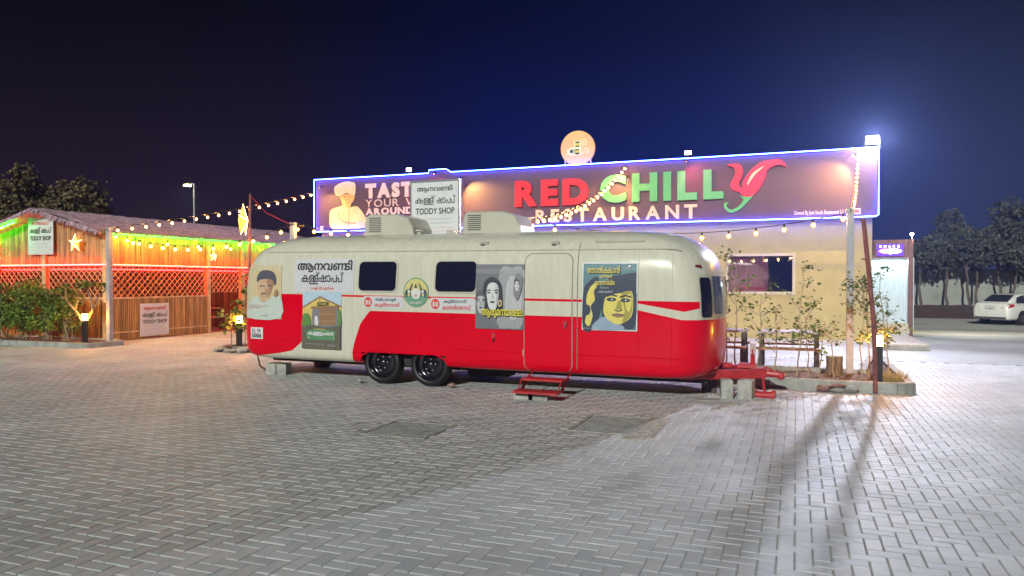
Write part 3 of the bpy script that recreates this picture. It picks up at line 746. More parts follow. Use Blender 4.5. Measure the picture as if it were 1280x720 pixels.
# ================================================================ BOLLARD LIGHTS
def bollard(x, y, label, z=0.09):
    t = thing("bollard_light", label, "bollard light", (x, y, z), 0, "small dark bollard lights in the beds")
    m = MB(); m.box(-.05, .05, -.05, .05, 0, .58, BLACKM); m.box(-.08, .08, -.08, .08, 0, .02, BLACKM); m.build("stem", t)
    m = MB(); m.box(-.047, .047, -.047, .047, .58, .74, emis("bollard_glass", (1.0, 0.36, 0.03), 220)); m.build("lamp", t)
    m = MB(); m.box(-.065, .065, -.065, .065, .74, .765, BLACKM); m.build("cap", t)
bollard(-17.0, 13.75, "glowing dark bollard light at the end of the hedge by the hut's post")
bollard(-12.55, 14.3, "glowing dark bollard light beside the red pole left of the trailer")
bollard(1.22, 12.85, "glowing dark bollard light beside the leaning pole in the right bed")
bollard(-20.9, 14.0, "dim bollard light buried inside the hedge before the hut", z=-.05)

# ================================================================ THATCHED HUT
Hu = thing("thatched_hut", "bamboo toddy hut with thatched roof and red and green light strips", "hut", (-17.6, 14.9, 0))
# local: x from 0 leftwards negative, y along depth
HX, HL = -4.6, 10.2
def canes(m, p0, p1, z0, z1f, sp=0.062, r=.03):
    p0, p1 = Vector(p0), Vector(p1); L = (p1 - p0).length; n = int(L / sp)
    for i in range(n):
        q = p0.lerp(p1, (i + .5) / n); zt = z1f(q) + random.uniform(-.02, .02); z = z0 + random.uniform(-.015, .015)
        rad = r * random.uniform(.85, 1.08); rv = random.uniform(.62, 1.25); col = (rv, rv * random.uniform(.9, 1.02), rv * random.uniform(.8, 1))
        pts = [(q.x, q.y, z)]; rs = [rad]; zz = z + random.uniform(.1, .35)
        while zz < zt - .05:
            pts += [(q.x, q.y, zz - .012), (q.x, q.y, zz), (q.x, q.y, zz + .012)]; rs += [rad, rad * 1.16, rad]; zz += random.uniform(.28, .4)
        pts.append((q.x, q.y, zt)); rs.append(rad)
        m.tube(pts, rs, BAMBOO, 6, True, col)
rz = lambda x: 3.62 - abs(x + 2.25) * 0.265
m = MB(); canes(m, (0, 0.04, 0), (0, HL, 0), 2.14, lambda q: 3.02); o = m.build("side_cane_wall", Hu); o["kind"] = "stuff"
m = MB(); canes(m, (HX, 0, 0), (-.05, 0, 0), 2.14, lambda q: rz(q.x) - .05); o = m.build("gable_cane_wall", Hu); o["kind"] = "stuff"
m = MB(); canes(m, (.02, .08, 0), (.02, 3.62, 0), 0.03, lambda q: 1.18); canes(m, (.02, 5.35, 0), (.02, HL, 0), 0.03, lambda q: 1.18, .07); o = m.build("lower_cane_panel", Hu); o["kind"] = "stuff"
m = MB(); canes(m, (HX, .02, 0), (-.05, .02, 0), 0.03, lambda q: 1.18, .07);  o = m.build("front_cane_panel", Hu); o["kind"] = "stuff"
_b = BAMBOO; BAMBOO = mat("shaded_bamboo", (.16, .08, .05), .7, var=.25, scale=1.0, stretch=(14, 14, 1.2), attr="rnd")  # darker bamboo copy: the hut's inner shade is put into its colour
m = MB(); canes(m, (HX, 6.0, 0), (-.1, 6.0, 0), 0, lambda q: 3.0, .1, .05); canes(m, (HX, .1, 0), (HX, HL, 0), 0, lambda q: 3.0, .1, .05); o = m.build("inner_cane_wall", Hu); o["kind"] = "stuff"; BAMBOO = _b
def lattice(m, p0, p1, z0, z1, sp=.2, w=.028):
    p0, p1 = Vector(p0), Vector(p1); d = (p1 - p0); L = d.length; d.normalize(); H = z1 - z0; nrm = Vector((d.y, -d.x, 0))
    k = int((L + H) / sp)
    for i in range(k + 1):
        a = -H + i * sp
        for sgn_ in (1, -1):
            u0, u1 = a, a + H; t0 = max(0, -u0) / H; t1 = 1 - max(0, u1 - L) / H
            if t1 <= t0: continue
            za, zb = (z0 + H * t0, z0 + H * t1) if sgn_ > 0 else (z1 - H * t0, z1 - H * t1)
            A = p0 + d * (u0 + H * t0) + nrm * .01 * sgn_; B = p0 + d * (u0 + H * t1) + nrm * .01 * sgn_
            A = Vector((A.x, A.y, za)); B = Vector((B.x, B.y, zb))
            m.tube([A, B], w / 2, BAMSLAT, 4)
m = MB(); lattice(m, (.02, .1, 0), (.02, 3.6, 0), 1.22, 2.1); lattice(m, (.02, 3.85, 0), (.02, 5.2, 0), 1.3, 2.05); lattice(m, (.02, 5.4, 0), (.02, HL, 0), 1.22, 2.1); lattice(m, (HX, 0, 0), (-.1, 0, 0), 1.22, 2.1); o = m.build("lattice_screen", Hu); o["kind"] = "stuff"
m = MB()
m.box(-.02, .07, 0.0, HL, 2.08, 2.14, BAMSLAT); m.box(.0, .06, .08, 3.62, 1.17, 1.22, BAMSLAT); m.box(HX, -.02, -.05, .03, 2.08, 2.14, BAMSLAT); m.box(HX, -.02, -.03, .03, 1.17, 1.22, BAMSLAT); m.box(.0, .06, .08, 3.62, .22, .26, BAMSLAT)
m.build("rail", Hu)
for y in (0.0, 3.72, 5.28, 7.8, HL):
    m = MB(); m.box(-.07, .07, -.07, .07, 0, 3.0, BAMSLAT); m.build("timber_post", Hu, loc=(0, y, 0))
for x in (-2.3, HX):
    m = MB(); m.box(-.07, .07, -.07, .07, 0, 3.0, BAMSLAT); m.build("timber_post", Hu, loc=(x, -.03, 0))
# thatch roof: two slopes of layered leaf strips over a sheet
def slope(m, sgn_):
    y0, y1 = -.5, HL + .1; ex = -2.25 + sgn_ * 2.5; rx = -2.25; ze, zr = 3.03, 3.70
    nx, ny = 14, 60; vs = []; fs = []
    for lay, off in ((0, 0.0), (1, -.10)):
        b = len(vs)
        for j in range(ny + 1):
            for i in range(nx + 1):
                u = i / nx; jit = 0 if lay else random.uniform(-.018, .025)
                vs.append((rx + (ex - rx) * u, y0 + (y1 - y0) * j / ny, zr + (ze - zr) * (u ** 1.1) + off + jit))
        for j in range(ny):
            for i in range(nx): a = b + j * (nx + 1) + i; fs.append((a, a + 1, a + nx + 2, a + nx + 1))
    m.add(vs, fs, THATCH, .9)
    rr = random.Random(5)
    for _ in range(5200):
        u = rr.random() ** .8; y = rr.uniform(y0, y1); x = rx + (ex - rx) * u; z = zr + (ze - zr) * (u ** 1.1) + .012
        L = rr.uniform(.18, .4); dy = rr.uniform(-.10, .10); du = L / 2.6; u2 = min(1.06, u + du)
        x2 = rx + (ex - rx) * u2; z2 = zr + (ze - zr) * u2 + rr.uniform(0, .03); w = rr.uniform(.012, .03); c = rr.uniform(.55, 1.35)
        m.add([(x, y - w, z), (x, y + w, z), (x2, y + dy + w * .4, z2), (x2, y + dy - w * .4, z2)], [(0, 1, 2, 3)], THATCH, (c, c * .97, c * .95))
    for _ in range(900):   # ragged fringe at the eave and the verge
        y = rr.uniform(y0, y1); w = rr.uniform(.01, .025); L = rr.uniform(.06, .16); c = rr.uniform(.5, 1.2)
        m.add([(ex, y - w, ze - .01), (ex, y + w, ze - .01), (ex + sgn_ * .05, y, ze - L)], [(0, 1, 2)], THATCH, c)
    for _ in range(260):
        u = rr.random(); x = rx + (ex - rx) * u; z = zr + (ze - zr) * u; w = rr.uniform(.01, .03); L = rr.uniform(.05, .18); c = rr.uniform(.5, 1.2)
        m.add([(x - w, y0, z), (x + w, y0, z), (x, y0 - .05, z - L)], [(0, 1, 2)], THATCH, c)
m = MB(); slope(m, 1); slope(m, -1); m.build("thatch_roof", Hu)
GREEN = emis("green_led", (0.002, 1.0, 0.014), 55); REDL = emis("red_led", (1.0, 0.004, 0.005), 66)
m = MB(); m.tube([(-3.05, -.40, 3.34), (-4.7, -.40, 2.90)], .022, GREEN, 5); m.build("green_led_strip", Hu)
m = MB(); m.tube([(.16, 0.0, 2.96), (.16, HL, 2.96)], .022, GREEN, 5); m.build("green_led_strip", Hu)
m = MB(); m.tube([(HX, -.10, 2.12), (0.09, -.10, 2.12), (.09, HL, 2.11)], .022, REDL, 5); m.build("red_led_strip", Hu)
m = MB(); m.tube([(HX + .1, .25, 2.0), (-.25, .25, 2.0), (-.25, 9, 2.0)], .024, REDL, 5); m.build("red_led_strip", Hu)  # second strip, added inside to redden the hut's walls
m = MB(); m.box(HX, -.05, .1, HL, 0.002, .02, mat("hut_floor", (0.30, 0.18, 0.14), 0.8)); m.build("floor", Hu)
# bare warm bulbs under the eave and on the gable
EB = emis("eave_filament", (1.0, 0.55, 0.14), 1500)
mb_ = MB(); mb_.ball((0, 0, 0), .024, EB, 8, 6); mb_.ball((0, 0, 0), .05, GLOBE, 12, 8); mb_.tube([(0, 0, .045), (0, 0, .12)], .015, BLACKM, 6); eb_me = mb_.mesh("eave_bulb", True)
for (x, y, z) in ((.42, .5, 2.72), (.42, 1.7, 2.74), (.42, 2.9, 2.72), (.42, 4.3, 2.7), (.42, 6.6, 2.7)): link("eave_bulb", eb_me, Hu, (x, y, z))
# pendant bulbs inside
for (x, y) in ((-1.6, 1.6), (-1.4, 4.3), (-3.4, 3.0)):
    m = MB(); m.ball((0, 0, 0), .06, emis("inner_bulb", (1, .5, .22), 350), 8, 6); m.tube([(0, 0, .05), (0, 0, .9)], .006, BLACKM, 4); m.build("pendant_lamp", Hu, loc=(x, y, 2.3))
# banners on the hut
def banner(name, label, loc, rz_, w, h, lines, grp=None, parent=None, mt=WHITEV):
    t = thing(name, label, "banner", loc, rz_, grp)
    m = MB(); nx = 8; vs = []
    for i in range(nx + 1): x = w * i / nx - w / 2; y = -.012 + .004 * math.sin(i * 1.7); vs += [(x, y, 0), (x, y, h)]
    m.add(vs, [(2 * i, 2 * i + 2, 2 * i + 3, 2 * i + 1) for i in range(nx)], mt)
    m.box(-w / 2, w / 2, 0.0, .006, 0, h, mt); m.build("sheet", t)
    m = MB()
    for (vt, x0, z0, x1, z1, mt2) in lines: m.tri2d(fit(vt, (x0 - .5) * w, z0 * h, (x1 - .5) * w, z1 * h), (0, -.0215, 0), (1, 0, 0), (0, 0, 1), mt2)
    m.build("print", t); return t
AANA = mal("ആനവണടി", (3,), -7, .022); KALLU = mal("കളള്", (1,), -7, .012); SHAP = mal("ഷാപപ്", (2,), -7, .012); KALLB = mal("കളള്", (1,), -7, .02); SHAPB = mal("ഷാപപ്", (2,), -7, .02)
TODDY = text("TODDY SHOP", .02)
GREYI = ink(.45, .47, .5); PINKI = ink(.75, .5, .5)
def toddy_lines(top=INK):
    L = [(AANA, .12, .80, .88, .93, top), (KALLU, .08, .56, .50, .74, INK), (SHAP, .54, .58, .94, .74, INK), (TODDY, .09, .38, .92, .50, INK)]
    L += [(text("ഫോൺ നാടൻ രുചി ഭക്ഷണം"), .12, .27, .85, .31, GREYI), (text("OPEN DAILY നാടൻ ഊണ് മീൻ കറി"), .08, .19, .92, .23, GREYI), (text("കപ്പ മീൻ കറി പുട്ട് കടല"), .1, .10, .9, .14, PINKI), (text("വരൂ രുചിക്കൂ ആസ്വദിക്കൂ"), .12, .03, .86, .07, PINKI)]
    return L
banner("banner", "white toddy shop banner high on the hut's cane gable", (-19.97, 14.78, 2.42), 0, 1.0, 1.05, [(mal("അന്തിക്കാട്"), .15, .80, .85, .92, REDINK)] + toddy_lines()[1:])
banner("banner", "square white toddy shop banner on the low bamboo fence", (-17.53, 16.45, .08), R(90), 1.05, .94, [(mal("ആനവണടി", (3,), -7, .02), .12, .78, .88, .92, REDINK)] + toddy_lines()[1:])
# star lanterns
STARM = mat("star_paper", (0.9, 0.45, 0.1), 0.6, var=0.15, scale=8, emit=(1.0, 0.42, 0.06), es=2.6); STARC = emis("star_core", (1, .75, .3), 9)
def star(label, loc, r=.32, rz_=0, ystretch=1.0, group="glowing paper star lanterns"):
    t = thing("star_lantern", label, "star lantern", loc, rz_, group)
    m = MB(); ring = []
    for i in range(10):
        a = R(90 + 36 * i); rr = r if i % 2 == 0 else r * .42; ring.append((rr * math.cos(a), 0, rr * math.sin(a) * ystretch))
    vs = ring + [(0, -.11, 0), (0, .11, 0)]
    fs = [(10, i, (i + 1) % 10) for i in range(10)] + [(11, (i + 1) % 10, i) for i in range(10)]
    m.add(vs, fs, STARM); m.build("paper_star", t)
    m = MB()
    for i in range(10): m.tube([ring[i], ring[(i + 1) % 10]], .006, RUST, 4)
    for i in range(0, 10, 2): m.tube([(0, -.112, 0), ring[i]], .007, STARC, 4)
    m.build("frame", t)
    m = MB(); m.tube([(0, 0, r * ystretch), (0, 0, r * ystretch + .25)], .004, BLACKM, 4); m.build("cord", t)
star("orange star lantern hung on the hut's cane gable right of the banner", (-18.54, 14.72, 2.72), .25)
star("orange star lantern at the left edge of the photo under the hut eave", (-21.95, 14.72, 2.72), .34)
star("tall star lantern hanging edge-on from the slim red pole", (-12.25, 14.1, 3.10), .30, R(112), 1.35)
star("small star lantern over the hut's open side entrance", (-17.35, 18.6, 2.45), .15, R(90))
# picnic table factory
def table(label, loc, rz_=0, L=1.15, top=WOOD, seat=WOOD, leg=DWOOD, group=None, W=.7):
    t = thing("picnic_table", label, "table", loc, rz_, group)
    for i in range(5):
        m = MB(); y = -W / 2 + i * W / 5; m.box(-L / 2, L / 2, y + .005, y + W / 5 - .005, .70, .735, top); m.build("top_plank", t)
    for s_ in (-1, 1):
        for i in range(2):
            m = MB(); y = s_ * (W / 2 + .25) - .13 + i * .13; m.box(-L / 2, L / 2, y + .004, y + .126, .42, .455, seat); m.build("seat_plank", t)
    for x in (-L / 2 + .07, L / 2 - .07):
        m = MB(); m.box(x - .035, x + .035, -.36, -.29, 0, .70, leg); m.box(x - .035, x + .035, .29, .36, 0, .70, leg); m.box(x - .03, x + .03, -.74, .74, .36, .42, leg); m.box(x - .032, x + .032, -.74, -.68, 0, .36, leg); m.box(x - .032, x + .032, .68, .74, 0, .36, leg); m.box(x - .03, x + .03, -.29, .29, .63, .70, leg)
        m.build("leg_frame", t)
REDW = mat("red_brown_timber", (0.42, 0.13, 0.09), 0.6, var=0.15)  # red-brown timber of the table inside the hut
PURT = mat("grey_table_top", (0.42, 0.38, 0.42), 0.5, var=0.12)
table("wooden picnic table before the restaurant wall, nearest the grey post", (-.12, 15.05, 0), 0, 1.12, PURT, WOOD, DWOOD, "picnic tables outside the restaurant")
table("wooden picnic table half hidden by the trailer's front end", (-1.42, 15.05, 0), 0, 1.12, PURT, WOOD, DWOOD, "picnic tables outside the restaurant")
table("red brown table inside the hut seen through its open side", (-18.7, 19.4, .02), R(90), 1.4, REDW, REDW, DWOOD)

# ================================================================ TRAVEL TRAILER
TX, TY = -5.22, 11.62
Tr = thing("travel_trailer", "long rounded vintage travel trailer painted cream and red with posters on its side", "trailer", (TX, TY, 0))
Tr.rotation_euler = (0, R(.35), 0)
HWD = 1.2; XL, XR = -9.34 - TX, -1.0 - TX; CAP = .58
ZP = [(.30, .32, .42), (.315, .16, .28), (.34, .07, .16), (.38, .025, .09), (.44, .005, .04), (.51, 0, .02), (.75, 0, .005), (1.0, 0, 0), (1.25, 0, .0), (1.5, 0, .01), (1.7, .004, .03), (1.85, .012, .06), (1.98, .03, .105), (2.08, .055, .16), (2.17, .095, .23), (2.25, .15, .32), (2.32, .22, .43), (2.38, .32, .57), (2.42, .43, .72), (2.45, .56, .92), (2.47, .70, 1.2), (2.485, .87, 1.6), (2.492, 1.02, 2.2), (2.495, 1.12, 2.9)]
def prof(z):
    if z <= ZP[0][0]: return ZP[0][1:]
    for a, b in zip(ZP, ZP[1:]):
        if z <= b[0]:
            t = (z - a[0]) / (b[0] - a[0]); return (a[1] + (b[1] - a[1]) * t, a[2] + (b[2] - a[2]) * t)
    return ZP[-1][1:]
XS = [-3.95 + 0.0 + i * 0 for i in range(0)]
def outline(z, ncap=18):
    ds, de = prof(z); hw = max(.05, HWD - ds); xl, xr = XL + de, XR - de; cap = CAP + min(.5, ds * .6); e = 2 / 2.6
    mid_r, mid_l = xr - cap, xl + cap
    pts = []
    xsn = [-6.9 - TX, -6.64 - TX, -6.5 - TX, -5.9 - TX, -5.28 - TX, -5.12 - TX, -4.2 - TX, -3.0 - TX]
    near = [(mid_l, -hw)] + [(x, -hw) for x in xsn] + [(mid_r, -hw)]
    pts += near
    for i in range(1, ncap):
        a = -math.pi / 2 + math.pi * i / ncap
        cx = abs(math.cos(a)) ** e; sy = abs(math.sin(a)) ** e * (1 if a > 0 else -1); pts.append((mid_r + cap * cx, hw * sy))
    pts += [(x, hw) for x, _ in near[::-1]]
    for i in range(1, ncap):
        a = math.pi / 2 + math.pi * i / ncap
        cx = abs(math.cos(a)) ** e; sy = abs(math.sin(a)) ** e * (1 if math.sin(a) > 0 else -1); pts.append((mid_l - cap * cx, hw * sy))
    return pts
# painted livery
LV = bpy.data.materials.new("trailer_livery"); LV.use_nodes = True; t_ = LV.node_tree; n = t_.nodes; l = t_.links; p = n["Principled BSDF"]
tcn = n.new("ShaderNodeTexCoord"); sp_ = n.new("ShaderNodeSeparateXYZ"); l.new(tcn.outputs["Object"], sp_.inputs[0])
def xr_(x): return (x + 9.6) / 8.8
xm = n.new("ShaderNodeMapRange"); xm.inputs[1].default_value = -9.6 - TX; xm.inputs[2].default_value = -0.8 - TX; l.new(sp_.outputs[0], xm.inputs[0])
def ramp(stops):
    r_ = n.new("ShaderNodeValToRGB"); r_.color_ramp.interpolation = 'LINEAR'; e0 = r_.color_ramp.elements
    e0[0].position = xr_(stops[0][0]); e0[1].position = xr_(stops[-1][0])
    for k, s_ in ((0, stops[0]), (1, stops[-1])): e0[k].color = (s_[1] / 3,) * 3 + (1,)
    for x, z in stops[1:-1]: q = e0.new(xr_(x)); q.color = (z / 3,) * 3 + (1,)
    l.new(xm.outputs[0], r_.inputs[0]); return r_.outputs[0]
zs_ = n.new("ShaderNodeMath"); zs_.operation = 'DIVIDE'; zs_.inputs[1].default_value = 3; l.new(sp_.outputs[2], zs_.inputs[0])
def cmp(a, b, k=1500):   # 1 where a < b, soft by a fraction of a millimetre
    s_ = n.new("ShaderNodeMath"); s_.operation = 'SUBTRACT'; l.new(b, s_.inputs[0]); l.new(a, s_.inputs[1])
    q = n.new("ShaderNodeMath"); q.operation = 'MULTIPLY_ADD'; q.inputs[1].default_value = k; q.inputs[2].default_value = .5; q.use_clamp = True; l.new(s_.outputs[0], q.inputs[0]); return q.outputs[0]
def op(o_, a, b):
    q = n.new("ShaderNodeMath"); q.operation = o_; l.new(a, q.inputs[0]); l.new(b, q.inputs[1]); return q.outputs[0]
Z = zs_.outputs[0]
rt = ramp([(-9.55, 1.425), (-7.61, 1.425), (-7.60, 0), (-6.845, 0), (-6.84, .42), (-6.79, .65), (-6.67, .98), (-6.49, 1.19), (-3.8, 1.18), (-2.7, 1.175), (-2.35, 1.33), (-2.09, 1.29), (-1.48, 1.165), (-.82, 1.165)])
rb = ramp([(-9.55, .33), (-8.9, .34), (-8.69, .37), (-8.27, .43), (-8.02, .48), (-7.82, .64), (-7.70, .95), (-7.61, 1.2), (-7.59, 0), (-.82, 0)])
st = ramp([(-7.5, 1.445), (-3.0, 1.43), (-1.17, 1.42), (-1.16, 0), (-.9, 0)])
sbm = ramp([(-7.5, 1.415), (-5, 1.405), (-3.0, 1.395), (-2.09, 1.385), (-1.45, 1.28), (-1.17, 1.345), (-1.16, 1), (-.9, 1)])
red = op('MULTIPLY', cmp(Z, rt), cmp(rb, Z)); strp = op('MULTIPLY', cmp(Z, st), cmp(sbm, Z)); msk = op('MAXIMUM', red, strp)
nz = n.new("ShaderNodeTexNoise"); nz.inputs["Scale"].default_value = 1.4; nz.inputs["Detail"].default_value = 6; l.new(tcn.outputs["Object"], nz.inputs["Vector"])
mp_ = n.new("ShaderNodeMapping"); mp_.inputs["Scale"].default_value = (6, 6, .7); l.new(tcn.outputs["Object"], mp_.inputs[0])
nz2 = n.new("ShaderNodeTexNoise"); nz2.inputs["Scale"].default_value = 2.2; nz2.inputs["Detail"].default_value = 5; l.new(mp_.outputs[0], nz2.inputs["Vector"])
cA = n.new("ShaderNodeMixRGB"); cA.inputs[1].default_value = (0.70, 0.695, 0.58, 1); cA.inputs[2].default_value = (0.52, 0.50, 0.40, 1); l.new(nz2.outputs[0], cA.inputs[0])
cB = n.new("ShaderNodeMixRGB"); cB.inputs[1].default_value = (0.80, 0.001, 0.020, 1); cB.inputs[2].default_value = (0.58, 0.001, 0.013, 1); l.new(nz.outputs[0], cB.inputs[0])
cC = n.new("ShaderNodeMixRGB"); l.new(msk, cC.inputs[0]); l.new(cA.outputs[0], cC.inputs[1]); l.new(cB.outputs[0], cC.inputs[2]); l.new(cC.outputs[0], p.inputs["Base Color"])
rr_ = n.new("ShaderNodeMapRange"); rr_.inputs[3].default_value = .20; rr_.inputs[4].default_value = .30; l.new(nz.outputs[0], rr_.inputs[0]); l.new(rr_.outputs[0], p.inputs["Roughness"])
nb = n.new("ShaderNodeTexNoise"); nb.inputs["Scale"].default_value = 1.1; l.new(tcn.outputs["Object"], nb.inputs["Vector"])
bm = n.new("ShaderNodeBump"); bm.inputs["Strength"].default_value = .7; bm.inputs["Distance"].default_value = .03; l.new(nb.outputs[0], bm.inputs["Height"]); l.new(bm.outputs[0], p.inputs["Normal"])
p.inputs["Coat Weight"].default_value = .22; p.inputs["Coat Roughness"].default_value = .05; p.inputs["Specular IOR Level"].default_value = .15
m = MB(); rings = [[(x, y, z[0]) for x, y in outline(z[0])] for z in ZP]; nn = len(rings[0]); vs = [q for r_ in rings for q in r_]; fs = []
for i in range(len(rings) - 1):
    for k in range(nn):
        a, b = rings[i][k], rings[i][(k + 1) % nn]
        cxm = (a[0] + b[0]) / 2 + TX
        if ZP[i + 1][0] <= .511 and abs((a[1] + b[1]) / 2) > .8 and -6.64 < cxm < -5.12: continue
        fs.append((i * nn + k, i * nn + (k + 1) % nn, (i + 1) * nn + (k + 1) % nn, (i + 1) * nn + k))
fs.append(tuple((len(rings) - 1) * nn + k for k in range(nn)))
m.add(vs, fs, LV); m.add([q for q in rings[0]], [tuple(range(nn))[::-1]], DARK)
m.build("body_shell", Tr, True)
def side(z): return -(HWD - prof(z)[0])
def patch(m, zs, xl, xr, off, mt, nx=8, skirt=True):
    """sheet following the near side of the shell between xl(z) and xr(z)"""
    vs = []; fs = []
    for z in zs:
        for i in range(nx + 1): vs.append((xl(z) + (xr(z) - xl(z)) * i / nx, side(z) - off, z))
    nz_ = len(zs)
    for j in range(nz_ - 1):
        for i in range(nx): a = j * (nx + 1) + i; fs.append((a, a + 1, a + nx + 2, a + nx + 1))
    b = len(vs)
    rim = [i for i in range(nx + 1)] + [j * (nx + 1) + nx for j in range(1, nz_)] + [(nz_ - 1) * (nx + 1) + i for i in range(nx - 1, -1, -1)] + [j * (nx + 1) for j in range(nz_ - 2, 0, -1)]
    for i in rim: v = vs[i]; vs.append((v[0], v[1] + off + .01, v[2]))
    k = len(rim)
    for i in range(k): fs.append((rim[i], b + i, b + (i + 1) % k, rim[(i + 1) % k]))
    m.add(vs, fs, mt)
def rrect(x0, x1, z0, z1, r, slant=0.0, n_=5, mid=3):
    """zs and xl/xr functions of a rounded rectangle"""
    zs = []
    for i in range(n_ + 1): zs.append(z0 + r - r * math.cos(R(90 * i / n_)))
    for i in range(1, mid): zs.append(z0 + r + (z1 - z0 - 2 * r) * i / mid)
    for i in range(n_ + 1): zs.append(z1 - r + r * math.sin(R(90 * i / n_)))
    def ins(z):
        d = (z0 + r - z) if z < z0 + r else ((z - (z1 - r)) if z > z1 - r else 0)
        d = min(d, r); return r - math.sqrt(max(0, r * r - d * d))
    return zs, (lambda z: x0 + ins(z) + slant * (z - z0)), (lambda z: x1 - ins(z) + slant * (z - z0))
TGL = mat("tinted_window_glass", (0.012, 0.012, 0.03), 0.12, var=0.1, scale=1, spec=.6)
RUB = mat("window_rubber", (0.03, 0.03, 0.03), 0.6, var=0.1)
for x0, x1 in ((-6.70, -6.01), (-5.30, -4.61)):
    m = MB(); patch(m, *rrect(x0 - TX - .028, x1 - TX + .028, 1.495, 2.015, .095, .03), .012, CREAM); w = m.build("window", Tr)
    m = MB(); patch(m, *rrect(x0 - TX, x1 - TX, 1.52, 1.99, .075, .03), .017, TGL); m.build("pane", w)
# curved corner window at the tow end: patch on the end cap
def cap_pt(z, a, off=0.0, end=1):
    ds, de = prof(z); hw = HWD - ds; cap = CAP + min(.5, ds * .6); e = 2 / 2.6
    def q(a):
        cx = max(0, math.cos(a)) ** e; sy = abs(math.sin(a)) ** e * (1 if a > 0 else -1)
        return Vector((((XR - de - cap) + cap * cx) if end > 0 else ((XL + de + cap) - cap * cx), hw * sy))
    p0 = q(a); d = (q(a + .01) - q(a - .01)).normalized(); nrm = Vector((d.y, -d.x)) * end
    p0 += nrm * off; return (p0.x, p0.y, z)
def cap_patch(m, a0, a1, z0, z1, off, mt, r=.06, na=12, end=1):
    zs, xl, xr = rrect(0, 1, z0, z1, r, 0, 4, 4); vs = []; fs = []
    for z in zs:
        ins = xl(z) / 1.0
        for i in range(na + 1):
            aa = a0 + ins * .8 + (a1 - a0 - ins * 1.6) * i / na; vs.append(cap_pt(z, aa, off, end))
    for j in range(len(zs) - 1):
        for i in range(na): q = j * (na + 1) + i; fs.append((q, q + 1, q + na + 2, q + na + 1) if end > 0 else (q + 1, q, q + na + 1, q + na + 2))
    m.add(vs, fs, mt)
BLG = mat("pale_end_glass", (0.10, 0.12, 0.2), 0.08, var=0.1, scale=2, spec=1.0)
for a0, a1, g_, z0_, z1_ in ((R(-60), R(-42), TGL, 1.20, 1.76), (R(-38), R(38), BLG, 1.24, 1.78), (R(42), R(60), TGL, 1.20, 1.76)):
    m = MB(); cap_patch(m, a0 - .03, a1 + .03, z0_ - .03, z1_ + .03, .010, CREAM); w = m.build("front_window", Tr, True)
    m = MB(); cap_patch(m, a0, a1, z0_, z1_, .018, g_); m.build("pane", w, True)
m = MB(); cap_patch(m, R(-30), R(30), 1.3, 1.78, .010, CREAM, end=-1); w = m.build("rear_window", Tr, True)
m = MB(); cap_patch(m, R(-28), R(28), 1.32, 1.76, .018, TGL, end=-1); m.build("pane", w, True)
# door
SEAM = mat("panel_seam", (0.30, 0.26, 0.22), 0.6, var=0.1)
m = MB(); patch(m, *rrect(-3.815 - TX, -3.055 - TX, .33, 2.115, .14, 0, 6, 8), .004, SEAM); dr0 = m.build("door_gasket", Tr)
m = MB(); patch(m, *rrect(-3.80 - TX, -3.07 - TX, .34, 2.10, .13, 0, 6, 8), .012, LV); door = m.build("door", Tr)
m = MB(); m.lathe([(0, -.03), (.03, -.03), (.038, -.01), (.038, 0)], REDST, (-3.16 - TX, side(1.08) - .012, 1.08), 'Y', 14); m.tube([(-3.16 - TX, side(1.08) - .04, 1.08), (-3.16 - TX, side(1.08) - .045, 1.0)], .009, ALU, 6); m.build("handle", door)
m = MB()
for z in (.62, 1.2, 1.8): m.tube([(-3.815 - TX, side(z) - .016, z - .05), (-3.815 - TX, side(z) - .016, z + .05)], .01, CREAM, 6)
m.build("hinge", door)
# small hardware and panel seams
m = MB(); m.tube([(-2.985 - TX, side(z) - .006, z) for z in [.4 + i * .06 for i in range(32)]], .006, SEAM, 4); m.build("panel_seam", Tr); m = MB()
m.tube([(-2.09 - TX, side(z) - .003, z) for z in [.42 + i * .06 for i in range(30)]], .004, LV, 4); m.build("panel_seam", Tr)
for x in (-4.4, -5.55, -6.83, -7.9, -1.62): m = MB(); m.tube([(x - TX, side(z) - .002, z) for z in [.42 + i * .07 for i in range(25)]], .003, LV, 4); m.build("panel_seam", Tr)
m = MB(); m.tube([(-4.6 - TX, side(.5) - .004, .47), (-3.85 - TX, side(.5) - .004, .475)], .006, LV, 4); m.build("panel_seam", Tr); m = MB()
m.tube([(-8.35 - TX, side(.48) - .002, .50), (-8.33 - TX, side(.6) - .002, .62), (-8.28 - TX, side(.66) - .002, .66), (-7.75 - TX, side(.66) - .002, .66)], .006, LV, 4)
m.build("panel_seam", Tr)
m = MB(); m.tube([(x / 10 - TX, side(2.16) - .008, 2.16) for x in range(-86, -14)], .008, CREAM, 5); m.build("awning_rail", Tr)
m = MB(); m.tube([(x / 10 - TX, side(.62) - .004, .62) for x in range(-50, -14)], .005, LV, 4); m.build("belt_moulding", Tr)
m = MB()
for (x, z, w_, h_2) in ((-4.53, 2.275, .14, .03), (-3.37, 2.265, .12, .03)):
    m.obox((x - TX, side(z) - .02, z), (w_, .05, h_2), CREAM, (R(30), 0, 0)); m.obox((x - TX - .02, side(z) - .022, z - .018), (w_ * .5, .05, .014), BLACKM, (R(30), 0, 0))
m.obox((-2.4 - TX, side(2.27) - .012, 2.27), (.72, .03, .03), CREAM, (R(40), 0, 0)); m.build("drip_cap", Tr)
m = MB(); m.obox((-1.29 - TX, -1.02, 1.92), (.09, .03, .035), mat("amber_marker", (.15, .02, .03), .3, var=.1), (0, 0, R(28))); m.build("marker_lamp", Tr)
